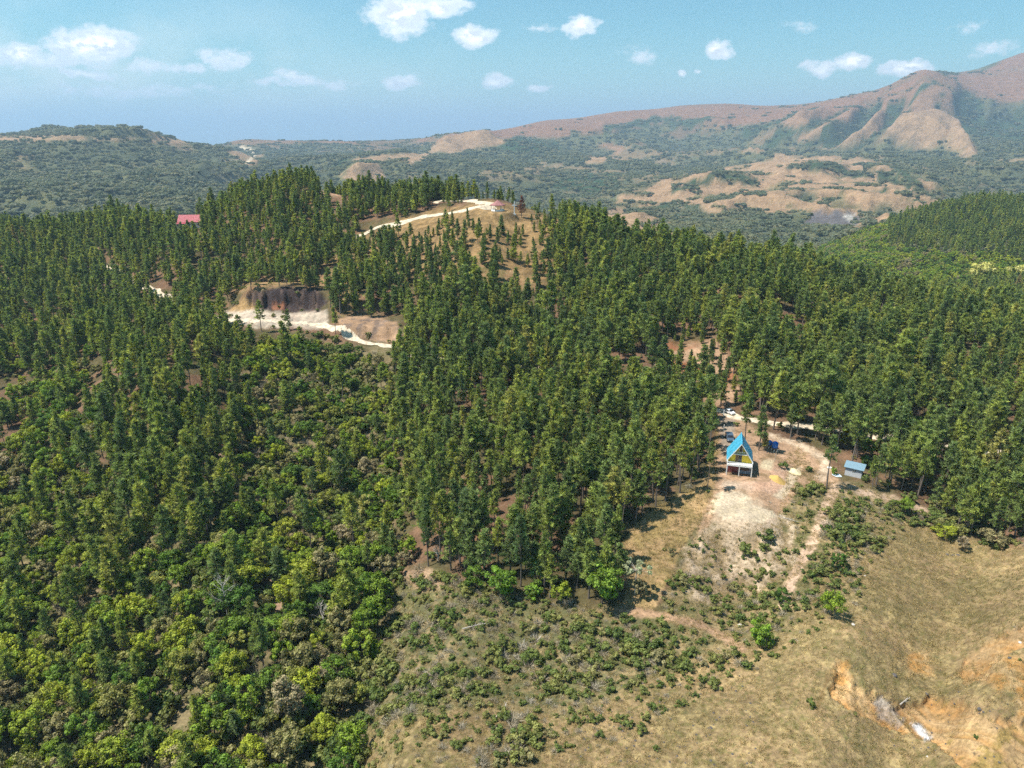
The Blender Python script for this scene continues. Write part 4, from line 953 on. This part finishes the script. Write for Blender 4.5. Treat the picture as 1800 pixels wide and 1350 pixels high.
# grass tufts on the open ground
x, y, z, px, py = cand(66, 205, .80, 1.02, .5)
keep = (inpoly(px, py, PASTURE, 6) | inpoly(px, py, SCRUB, 6) | inpoly(px, py, PLOT_CLEAR, 3)) & ~inpoly(px, py, [(1262,740),(1300,740),(1380,800),(1380,850),(1362,920),(1250,920),(1262,860)])
keep &= rng.random(len(x)) < .35+.75*fbm(x/5, y/5, 3, 95)
keep &= (px > -10) & (px < 1810) & (py < 1370)
oc_ = np.zeros(len(x), bool)
for pg in ([(1600,1240),(1640,1225),(1760,1270),(1900,1280),(1900,1500),(1690,1350)], [(1685,1165),(1740,1125),(1900,1060),(1900,1130),(1745,1165)]): oc_ |= inpoly(px, py, pg, 8)
keep &= ~(oc_ & (rng.random(len(x)) < .85))
keep = np.where(keep)[0]
mass('grass', [((float(x[i]), float(y[i]), float(z[i])-.02), float(rng.uniform(0, 6.28)), (float(rng.uniform(.5, 1.3)),)*3, int(rng.integers(0, 99))) for i in keep], TUFT, 'short dry yellow grass of the pasture')
print('grass', len(keep))

# wooded hill on the right (real trees) and the woods of the valley (groves)
x, y, z, px, py = cand(548, 980, 5.6, .85)
k = (px > 1380)
P1, P2 = [], []
for i in np.where(k)[0]:
    s = rng.uniform(.85, 1.25); t = ((float(x[i]), float(y[i]), float(z[i])-.2), float(rng.uniform(0, 6.28)), (s, s, s*rng.uniform(.85, 1.1)), int(rng.integers(0, 99)))
    (P1 if (py[i] < 455+(px[i]-1700)*.12 and px[i] > 1560 and rng.random() < .85) else P2).append(t)
mass('pine_hill_forest', P1, PINE, 'far pine wood on the hill at right'); mass('valley_wood', P2, BROAD, 'far mixed wood at the foot of the hill at right')
GREEN = np.clip(1-TAN-cl, 0, 1)
P = []
for y0, y1, sp_ in ((980, 1700, 21), (1700, 2700, 25), (2700, 3700, 32), (3700, 5300, 42)):
    x, y, z, px, py = cand(y0, y1, sp_, .85)
    g = Hgrid(x, y, GREEN); nz = fbm(x/120, y/120, 3, 97)
    for i in np.where((rng.random(len(x)) < g**1.5*(.45+.9*nz)) | (rng.random(len(x)) < .02))[0]:
        s = rng.uniform(.7, 1.2)*(1 if y0 < 2700 else 1.25)
        P.append(((float(x[i]), float(y[i]), float(z[i])-1.), float(rng.uniform(0, 6.28)), (s, s, s*rng.uniform(.6, .95)), int(rng.integers(0, 99))))
mass('distant_woodland', P, GROVE, 'distant woods in the valley and on the far hills'); print('groves', len(P))
# ------------------------------------------------------------------ buildings, vehicles and small things
WHITE = mat('white_paint', (.80, .79, .76), .5, var=.08); BLUE = mat('blue_roof_sheet', (.06, .36, .54), .42, .0, .5, var=.28, vscale=.9, wave=('Y', 1.6))
YEL = mat('yellow_wall', (.82, .58, .03), .6, var=.07); DARK = mat('dark_glass', (.02, .022, .03), .12, spec=.6); MAROON = mat('maroon_boards', (.22, .055, .045), .6, var=.2)
GREYW = mat('grey_wall', (.30, .31, .35), .8, var=.15); BLOCK = mat('concrete_block', (.52, .52, .53), .9, var=.15); ROOFG = mat('blue_grey_roof_sheet', (.20, .31, .38), .45, var=.1, wave=('X', 2.2))
CONC = mat('concrete', (.48, .46, .42), .9, var=.2); WOODB = mat('brown_wood', (.20, .12, .07), .8, var=.25); STEEL = mat('grey_steel', (.35, .36, .37), .5, .4)
TILE = mat('red_brown_roof', (.30, .13, .12), .7, var=.25, vscale=4); REDR = mat('red_roof_sheet', (.40, .085, .10), .6, var=.35, vscale=1.5, wave=('X', 1.5))
CARW = mat('white_car_paint', (.78, .79, .80), .25, spec=.6); CARG = mat('blue_grey_car_paint', (.10, .14, .19), .25, .3, .6); RUB = mat('tyre_rubber', (.025, .025, .025), .85); RIM = mat('wheel_rim', (.5, .5, .52), .35, .7)
LAMP = mat('headlight_glass', (.75, .77, .78), .15, spec=.6); TAIL = mat('tail_lamp', (.45, .03, .03), .3); PLAST = mat('blue_plastic', (.02, .16, .55), .4, spec=.5, var=.05); SANDM = mat('ochre_sand', (.52, .33, .10), .97, var=.15, vscale=2); TARP = mat('pale_blue_sheet', (.62, .72, .80), .5, var=.2)
STONE = mat('pale_rock', (.55, .51, .46), .9, var=.25); DROCK = mat('dark_rock', (.10, .09, .085), .9, var=.3)

def cabin():
    g = ground(1298, 836); rz = -rad(16)
    fx, fy = math.sin(-rz), math.cos(-rz)
    t = thing('a_frame_cabin', 'two storey A-frame cabin with bright blue roof and yellow front wall', 'house', (g[0]+fx*4.4, g[1]+fy*4.4, P_HOUSE[2]), rz)
    W2, ze, za, y0, y1 = 3.05, 3.75, 8.5, -3.9, 3.8
    for sx in (-1, 1):                            # two roof planes with thickness, white barge board and ridge
        n = Vector((sx*(za-ze), 0, W2)).normalized()*.12
        a, b = Vector((sx*(W2+.12), 0, ze-.15)), Vector((0, 0, za))
        m = MB(); m.prism([(a.x, a.z), (b.x, b.z), (b.x+n.x*0, b.z+.14), (a.x+n.x, a.z+n.z)], y0, y1); m.build('roof_panel', BLUE, t)
        m = MB(); m.prism([(a.x+sx*.05, a.z-.12), (0, za-.08), (0, za+.17), (a.x+n.x+sx*.06, a.z+n.z+.06)], y0-.10, y0-.003); m.build('barge_board', WHITE, t)
    MB().box(-.12, .12, y0-.1, y1, za+.10, za+.2).build('ridge_cap', BLUE, t)
    yw = y0+1.15
    for nm, yy in (('front_wall', yw), ('rear_wall', y1-.5)):
        zf = 3.0; xw = W2-.1
        w = MB().prism([(-xw, zf), (xw, zf), (xw, ze-.1), (.05, za-.1), (-.05, za-.1), (-xw, ze-.1)], yy, yy+.15).build(nm, YEL, t)
        if nm == 'front_wall':
            d = MB().box(-.45, .45, yy-.03, yy-.003, 3.05, 5.2).build('door', DARK, t); MB().box(.3, .36, yy-.08, yy-.03, 4.0, 4.1).build('handle', STEEL, d)
            MB().box(-1.15, -.5, yy-.04, yy-.003, 3.1, 5.1).build('door_leaf', WOODB, t)
            MB().box(-.38, .38, yy-.03, yy-.003, 5.75, 7.5).build('window', DARK, t)
            for sx in (-1, 1): MB().box(sx*.42-.05, sx*.42+.05, yy-.05, yy-.003, 5.7, 7.55).build('window_frame', WHITE, t)
    MB().box(-2.05, 2.05, yw-.75, yw-.01, 5.35, 5.5).build('upper_balcony', WHITE, t)
    m = MB().box(-1.8, 1.8, yw-.75, yw-.69, 6.1, 6.18)
    for k in range(9): x_ = -1.8+3.6*k/8; m.box(x_-.03, x_+.03, yw-.74, yw-.70, 5.5, 6.1)
    m.build('upper_railing', WHITE, t)
    MB().box(-W2-.05, W2+.05, y0-1.1, y1-.3, 2.72, 2.98).build('deck', WHITE, t)
    m = MB().box(-W2, W2, y0-1.08, y0-1.0, 3.78, 3.88).box(-W2, W2, y0-1.08, y0-1.0, 3.12, 3.18)
    for k in range(13):
        x_ = -W2+2*W2*k/12; m.box(x_-.04, x_+.04, y0-1.07, y0-1.01, 2.98, 3.78)
    for k in range(4):
        a = -1.3+.65*k
        m.tube([(a, y0-1.04, 3.18), (a+.65, y0-1.04, 3.78)], .035, 4); m.tube([(a+.65, y0-1.04, 3.18), (a, y0-1.04, 3.78)], .035, 4)
    for sx in (-1, 1):
        m.box(sx*W2-.04, sx*W2+.04, y0-1.0, yw, 3.78, 3.88)
    m.build('railing', WHITE, t)
    for sx in (-1, 1):
        for yy, h in ((y0-.05, 3.8), (y1-.4, 3.8)):
            MB().box(sx*W2-.1, sx*W2+.1, yy-.1, yy+.1, -.4, h).build('post', WHITE, t)
        MB().box(sx*W2-.09, sx*W2+.09, y0-1.06, y0-.88, -.4, 2.72).build('post', WHITE, t)
    MB().box(-.08, .08, y0-1.05, y0-.9, -.4, 2.72).build('post', WHITE, t)
    MB().box(-W2+.15, W2-.15, yw-.2, y1-.6, -.4, 2.7).build('lower_wall', GREYW, t)
    MB().box(-W2+.3, -.15, yw-.25, yw-.203, .0, 2.5).build('garage_door', MAROON, t)
    w = MB().box(.3, W2-.5, yw-.24, yw-.203, .9, 2.3).build('lower_window', DARK, t)
cabin()
def shed():
    g = ground(1499, 840); rz = -rad(34)
    t = thing('block_shed', 'small grey block shed with pale blue sheet roof at the wood edge', 'shed', (g[0]-math.sin(rz)*1.8, g[1]+1.8, g[2]), rz); t.scale = (.88, .88, .88)
    MB().box(-2.3, 2.3, -1.6, 1.6, -.6, 1.5).build('block_wall', BLOCK, t)
    MB().prism([(-1.59, 1.5), (1.59, 1.5), (1.59, 3.3), (-1.59, 2.75)], -2.29, 2.29, 'x').build('upper_wall', GREYW, t)
    MB().prism([(-1.95, 2.70), (1.85, 3.38), (1.85, 3.46), (-1.95, 2.78)], -2.75, 2.8, 'x').build('roof', ROOFG, t)
    w = MB().box(-.35, .65, -1.66, -1.595, 1.55, 2.35).build('window', WHITE, t)
    for a in (-.28, .2): MB().box(a, a+.38, -1.68, -1.662, 1.61, 2.29).build('pane', DARK, w)
    MB().box(2.303, 2.35, -.5, .4, -.2, 1.9).build('door', WOODB, t)
shed()
def car(px, py, rz, kind, name, label, cat, paint):
    g = ground(px, py); t = thing(name, label, cat, (g[0], g[1], g[2]+.02), rz)
    if kind != 'suv': t.scale = (.86, .86, .86)
    L = 4.7; wd = .92                             # local x is forward
    if kind == 'suv':
        prof = [(-2.3,.35),(2.3,.35),(2.36,.6),(2.25,.9),(1.25,1.02),(.55,1.62),(.2,1.72),(-1.6,1.72),(-2.05,1.55),(-2.33,1.0)]; hood = 1.02
        win = [(.52,1.56),(1.12,1.06),(-2.15,1.06),(-1.95,1.52)]
    else:
        prof = [(-2.5,.42),(2.35,.42),(2.45,.7),(2.35,1.0),(1.35,1.12),(.65,1.72),(.3,1.8),(-.65,1.8),(-.95,1.15),(-2.5,1.1)]
        win = [(.6,1.68),(1.2,1.16),(-.85,1.16),(-.6,1.68)]
    m = MB().prism(prof, -wd, wd); m.build('body', paint, t, bevel=.06)
    for s in (-1, 1):
        y_ = s*(wd+.006); MB().prism(win, min(y_, y_-s*.01), max(y_, y_-s*.01)).build('side_window', DARK, t)
    (a, b) = ((1.25, 1.02), (.55, 1.62)) if kind == 'suv' else ((1.35, 1.12), (.65, 1.72))
    n = Vector((b[1]-a[1], 0, a[0]-b[0])).normalized()*.012
    MB().add([(a[0]+n.x-.06, -wd+.12, a[1]+n.z+.05), (a[0]+n.x-.06, wd-.12, a[1]+n.z+.05), (b[0]+n.x+.03, wd-.18, b[1]+n.z-.03), (b[0]+n.x+.03, -wd+.18, b[1]+n.z-.03)], [(0, 1, 2, 3)]).build('windscreen', DARK, t)
    if kind != 'suv': MB().box(-2.4, -1.1, -wd+.12, wd-.12, 1.12, 1.165).build('cargo_bed', mat('bed_liner', (.08, .08, .08), .8), t)
    else: MB().add([(-2.28, -wd+.15, 1.12), (-2.28, wd-.15, 1.12), (-2.1, wd-.2, 1.5), (-2.1, -wd+.2, 1.5)], [(0, 1, 2, 3)]).build('rear_window', DARK, t)
    for x_ in (-1.45, 1.45):
        for s in (-1, 1):
            w = MB(); ry = s*(wd-.08)
            for q in range(16):
                pass
            prof_ = [(math.cos(2*math.pi*q/16)*.37+x_, math.sin(2*math.pi*q/16)*.37+.37) for q in range(16)]
            wh = MB().prism(prof_, ry-.12, ry+.12).build('wheel', RUB, t)
            prof_ = [(math.cos(2*math.pi*q/12)*.21+x_, math.sin(2*math.pi*q/12)*.21+.37) for q in range(12)]
            MB().prism(prof_, ry+s*.121, ry+s*.135).build('rim', RIM, wh)
    for s in (-1, 1):
        MB().box(2.24, 2.42 if kind != 'suv' else 2.37, s*.7-.17, s*.7+.17, .68, .84).build('headlight', LAMP, t)
        MB().box(-2.53 if kind != 'suv' else -2.38, -2.3, s*.8-.08, s*.8+.08, .75, 1.0).build('tail_light', TAIL, t)
        MB().box(.95, 1.1, s*(wd+.12)-.09, s*(wd+.12)+.09, 1.08, 1.24).build('mirror', paint, t)
car(1282, 773, -rad(97), 'suv', 'parked_car', 'dark blue grey car parked behind the A-frame cabin', 'car', CARG)
car(1281, 727, -rad(62), 'pickup', 'pickup_truck', 'white pickup truck standing on the pale road above the cabin', 'pickup truck', CARW)
def pavilion():
    P = P_PAV; t = thing('pavilion', 'open hilltop pavilion with reddish brown hipped roof', 'pavilion', P, rad(8))
    r, h = 4.0, 2.9
    MB().lathe([(3.6, -.5), (3.6, .15)], 6).build('floor_slab', CONC, t)
    MB().lathe([(r+.15, h), (r+.15, h+.12), (2.2, h+1.15), (.35, h+2.35), (.05, h+2.5)], 6).build('roof', TILE, t)
    MB().lathe([(r+.18, h-.14), (r+.18, h-.003)], 6).build('eave_board', WOODB, t)
    for k in range(6):
        th = math.pi/3*k; c = (3.3*math.cos(th), 3.3*math.sin(th)); MB().box(c[0]-.1, c[0]+.1, c[1]-.1, c[1]+.1, .15, h-.14).build('post', WHITE if k % 2 else WOODB, t)
        th2 = math.pi/3*(k+1); d = (3.3*math.cos(th2), 3.3*math.sin(th2))
        if k != 1:
            q = .1; a = Vector((c[0], c[1], 0)); b = Vector((d[0], d[1], 0)); u_ = (b-a).normalized(); v_ = Vector((-u_.y, u_.x, 0))*.07; a += u_*.12; b -= u_*.12
            MB().add([a+v_+Vector((0,0,.15)), b+v_+Vector((0,0,.15)), b-v_+Vector((0,0,.15)), a-v_+Vector((0,0,.15)), a+v_+Vector((0,0,.95)), b+v_+Vector((0,0,.95)), b-v_+Vector((0,0,.95)), a-v_+Vector((0,0,.95))],
                     [(0,1,2,3),(7,6,5,4),(0,4,5,1),(1,5,6,2),(2,6,7,3),(3,7,4,0)]).build('low_wall', WHITE, t)
pavilion()
def cross():
    t = thing('cross', 'tall white cross on a stone base beside the hilltop pavilion', 'cross', ground(904, 377), rad(-5))
    MB().box(-.22, .22, -.2, .2, .5, 6.4).build('upright', WHITE, t); MB().box(-1.15, 1.15, -.16, .16, 4.3, 4.7).build('crossbar', WHITE, t)
    MB().box(-.9, .9, -.9, .9, -.4, .25).box(-.55, .55, -.55, .55, .25, .5).build('base', CONC, t)
cross()
def red_house():
    P = ground(335, 402); t = thing('red_roofed_house', 'white house with red sheet roof among the pines on the left ridge', 'house', (P[0], P[1]+5, P[2]+1.2), rad(6))
    MB().box(-7.2, 7.2, -4, 4, -2.5, 3.0).build('wall', WHITE, t)
    for s in (-1, 1):
        MB().prism([(s*4.9, 2.6), (0, 6.4), (0, 6.55), (s*4.9, 2.75)], -7.9, 7.9, 'x').build('roof_panel', REDR, t)
    for s in (-1, 1): MB().prism([(-4, 3.0), (4, 3.0), (0, 6.25)], s*7.0-.1, s*7.0+.1, 'x').build('gable', WHITE, t)
    for x_ in (-4.5, -1.5, 4.2):
        w = MB().box(x_-.6, x_+.6, -4.06, -4.003, .9, 2.1).build('window', WHITE, t); MB().box(x_-.5, x_+.5, -4.09, -4.062, 1.0, 2.0).build('pane', DARK, w)
    MB().box(1, 2, -4.06, -4.003, 0, 2.1).build('door', WOODB, t)
    MB().prism([(-8.0, 2.0), (-4.2, 2.6), (-4.2, 2.7), (-8.0, 2.1)], -7.6, -2.4, 'x').build('porch_roof', REDR, t)
    for x_ in (-7.4, -2.6): MB().box(x_-.1, x_+.1, -7.8, -7.6, -2.5, 2.02).build('porch_post', WHITE, t)
red_house()
def tank(px, py, r, h, label, stand):
    P = ground(px, py); t = thing('water_tank', label, 'water tank', P, .3, 'blue water tanks by the bushy pine')
    z0 = stand
    MB().lathe([(r*.9, z0), (r, z0+.1), (r, z0+h*.3), (r*.96, z0+h*.33), (r, z0+h*.36), (r, z0+h*.62), (r*.96, z0+h*.65), (r, z0+h*.68), (r, z0+h*.85), (r*.55, z0+h*.98), (r*.3, z0+h)], 20).build('barrel', PLAST, t, True)
    MB().lathe([(r*.32, z0+h), (r*.32, z0+h+.08)], 14).build('lid', PLAST, t)
    if stand > .3:
        for a in (-1, 1):
            for b in (-1, 1): MB().box(a*r*.7-.07, a*r*.7+.07, b*r*.7-.07, b*r*.7+.07, -.4, z0-.15).build('leg', WHITE, t)
        MB().box(-r, r, -r, r, z0-.15, z0-.003).build('platform', WOODB, t)
tank(1361, 793, .85, 1.7, 'larger blue plastic water tank on a stand near the cabin', 1.1)
tank(1352, 787, .62, 1.3, 'smaller blue plastic water barrel left of the larger tank', .9)
def rockmesh(seed, s, sz=(1, 1, .6)):
    r = np.random.default_rng(seed); m = MB(); n = 10; prof = []
    for j in range(6):
        ph = -1.2+2.7*j/5
        for k in range(n):
            th = 2*math.pi*k/n; q = s*(1+.28*mnoise.noise(Vector((math.cos(th)*1.3+seed, math.sin(th)*1.3, ph*1.3)))+r.uniform(-.06, .06))
            m.v.append((q*math.cos(ph)*math.cos(th)*sz[0], q*math.cos(ph)*math.sin(th)*sz[1], q*math.sin(ph)*sz[2]))
    for j in range(5):
        for k in range(n): m.f.append((j*n+k, j*n+(k+1) % n, (j+1)*n+(k+1) % n, (j+1)*n+k))
    m.f.append(tuple(range(n))[::-1]); m.f.append(tuple(5*n+k for k in range(n))); return m
def rock(px, py, s, seed, label, m=STONE, name='rock', cat='rock', sz=(1, 1, .6), group=None):
    o = rockmesh(seed, s, sz).build(name, m, smooth=False); o.location = ground(px, py); o.rotation_euler[2] = seed; return tag(o, label, cat, group)
def heap(px, py, r, h, m, label, seed=1):
    P = ground(px, py); K = 36; V = []; R_ = 14
    for i in range(R_+1):
        for k in range(K):
            th = 2*math.pi*k/K; rr = r*i/R_*(1+.12*mnoise.noise(Vector((math.cos(th)*2, math.sin(th)*2, seed))))
            x_, y_ = P[0]+rr*math.cos(th), P[1]+rr*math.sin(th); f = i/R_; z_ = float(Hgrid(x_, y_))+h*(1-f)**1.2*(1+.15*mnoise.noise(Vector((x_, y_, seed))))-.05*f
            V.append((x_-P[0], y_-P[1], z_-P[2]))
    Fc = [(i*K+k, i*K+(k+1) % K, (i+1)*K+(k+1) % K, (i+1)*K+k) for i in range(R_) for k in range(K)]
    o = MB().add(V, Fc).build('sand_heap', m, smooth=True); o.location = P; return tag(o, label, 'sand heap')
heap(1367, 843, 2.2, 1.15, SANDM, 'round heap of ochre sand right of the cabin')
heap(1397, 830, 1.8, 1.0, mat('pale_sand', (.68, .56, .34), .97, var=.15), 'low pale sand heap behind the ochre one', 4)
rock(1301, 1098+2, .5, 5, 'small pale rock at the upper edge of the pasture track')
rock(1499, 1098, .38, 3, 'small white rock lying in the pasture right of the dark green bush')
rock(1520, 1012, .22, 4, 'tiny white stone in the upper pasture')
rock(1793, 1130, .3, 9, 'pale stone at the right edge near the orange bank')
rock(1572, 1187, .45, 6, 'dark boulder in the middle of the pasture left of the pale scrape', DROCK)
rock(1722, 1247, .38, 7, 'dark boulder in the grass right of the middle of the pasture', DROCK)
rock(1775, 1157, .35, 8, 'dark boulder on the orange bank at the right edge', DROCK)
rock(1630, 1330, .2, 10, 'tiny white stone near the bottom right corner')
k_ = 0
for px_, py_ in [(1665,975),(1675,977),(1684,976)]:
    k_ += 1; rock(px_, py_, .4, 20+k_, 'dark boulder in the short row below the pasture edge bushes', DROCK, group='row of dark boulders')
# scattered dark clods on the lower pasture
for i in range(150):
    px_ = rng.uniform(1020, 1330) if rng.random() < .68 else rng.uniform(1560, 1790); py_ = rng.uniform(1170, 1345) if px_ < 1400 else rng.uniform(1215, 1345)
    rock(px_, py_, rng.uniform(.10, .22), 40+i % 7, 'small dark clod lying in the dry grass' if px_ < 1400 else 'small dark clod lying on the orange soil', DROCK, 'clod', 'clod', group='dark clods in the grass' if px_ < 1400 else 'dark clods on the orange soil')
def post(px, py, h, r, m, label, lean=(0, 0), name='post'):
    o = MB().tube([(0, 0, -.4), (lean[0]*.5, lean[1]*.5, h*.5), (lean[0], lean[1], h)], [r, r*.9, r*.8], 8).build(name, m); o.location = ground(px, py); return tag(o, label, 'post')
post(1272, 757, 1.9, .14, WHITE, 'white gate post left of the parked car')
post(1272, 731, 1.9, .14, WHITE, 'white gate post at the edge of the pale road')
post(1341, 736, 5.5, .09, BARK_PALE, 'tall pale pole leaning between the pines behind the cabin', (.7, 0), 'pole')
post(1361, 812, 3.2, .07, BARK_PALE, 'thin pale pole standing below the blue tanks', (.2, 0), 'pole')
def fallen(px, py, L, rz, label, seed):
    r = np.random.default_rng(seed); P = ground(px, py); t = thing('fallen_tree', label, 'fallen tree', (P[0], P[1], P[2]+.15), rz)
    MB().tube([(-L/2, 0, .1), (0, .1, .2), (L/2, 0, .35)], [.13, .09, .03], 6).build('trunk', BARK_PALE, t)
    b = MB()
    for k in range(10):
        x_ = r.uniform(-.1, .5)*L; d = Vector((.6, r.uniform(-1, 1), r.uniform(.0, .7))).normalized(); l = L*r.uniform(.12, .28)
        b.tube([(x_, .05, .2), Vector((x_, .05, .2))+d*l], [.04, .01], 4, False)
    b.build('branches', BARK_PALE, t)
fallen(835, 1103, 5, .3, 'fallen bleached tree in the scrub below the plantation', 1)
fallen(1590, 1236, 2.6, .5, 'bleached fallen trunk beside the grey gully in the pasture', 2)
fallen(1385, 915, 4.5, -.7, 'pale fallen trunk below the right side of the gravel pad', 3)
fallen(880, 1295-40, 3.5, 1.0, 'small bleached fallen branch in the lower scrub', 4)
o = rockmesh(3, 1.1, (1.3, .9, .3)).build('crumpled_sheet', TARP); o.location = ground(1470, 836); tag(o, 'pale blue crumpled sheet on the ground left of the shed', 'sheet')
o = rockmesh(8, .6, (1.3, .8, .4)).build('crumpled_sheet', WHITE); o.location = ground(1457, 822); tag(o, 'small white crumpled sheet beside the thin pine near the shed', 'sheet')

# ------------------------------------------------------------------ the air
def build_haze():
    m = bpy.data.materials.new('haze_air'); m.use_nodes = True; nt = m.node_tree; nt.nodes.clear()
    o = N(nt, 'ShaderNodeOutputMaterial'); v = N(nt, 'ShaderNodeVolumePrincipled')
    v.inputs['Color'].default_value = (.46, .645, .85, 1); v.inputs['Density'].default_value = 0.98e-4; v.inputs['Anisotropy'].default_value = .1
    nt.links.new(v.outputs[0], o.inputs['Volume'])
    b = MB().box(-85000, 85000, -300, 80000, -700, 760).build('haze', m); tag(b, kind='stuff')
build_haze()
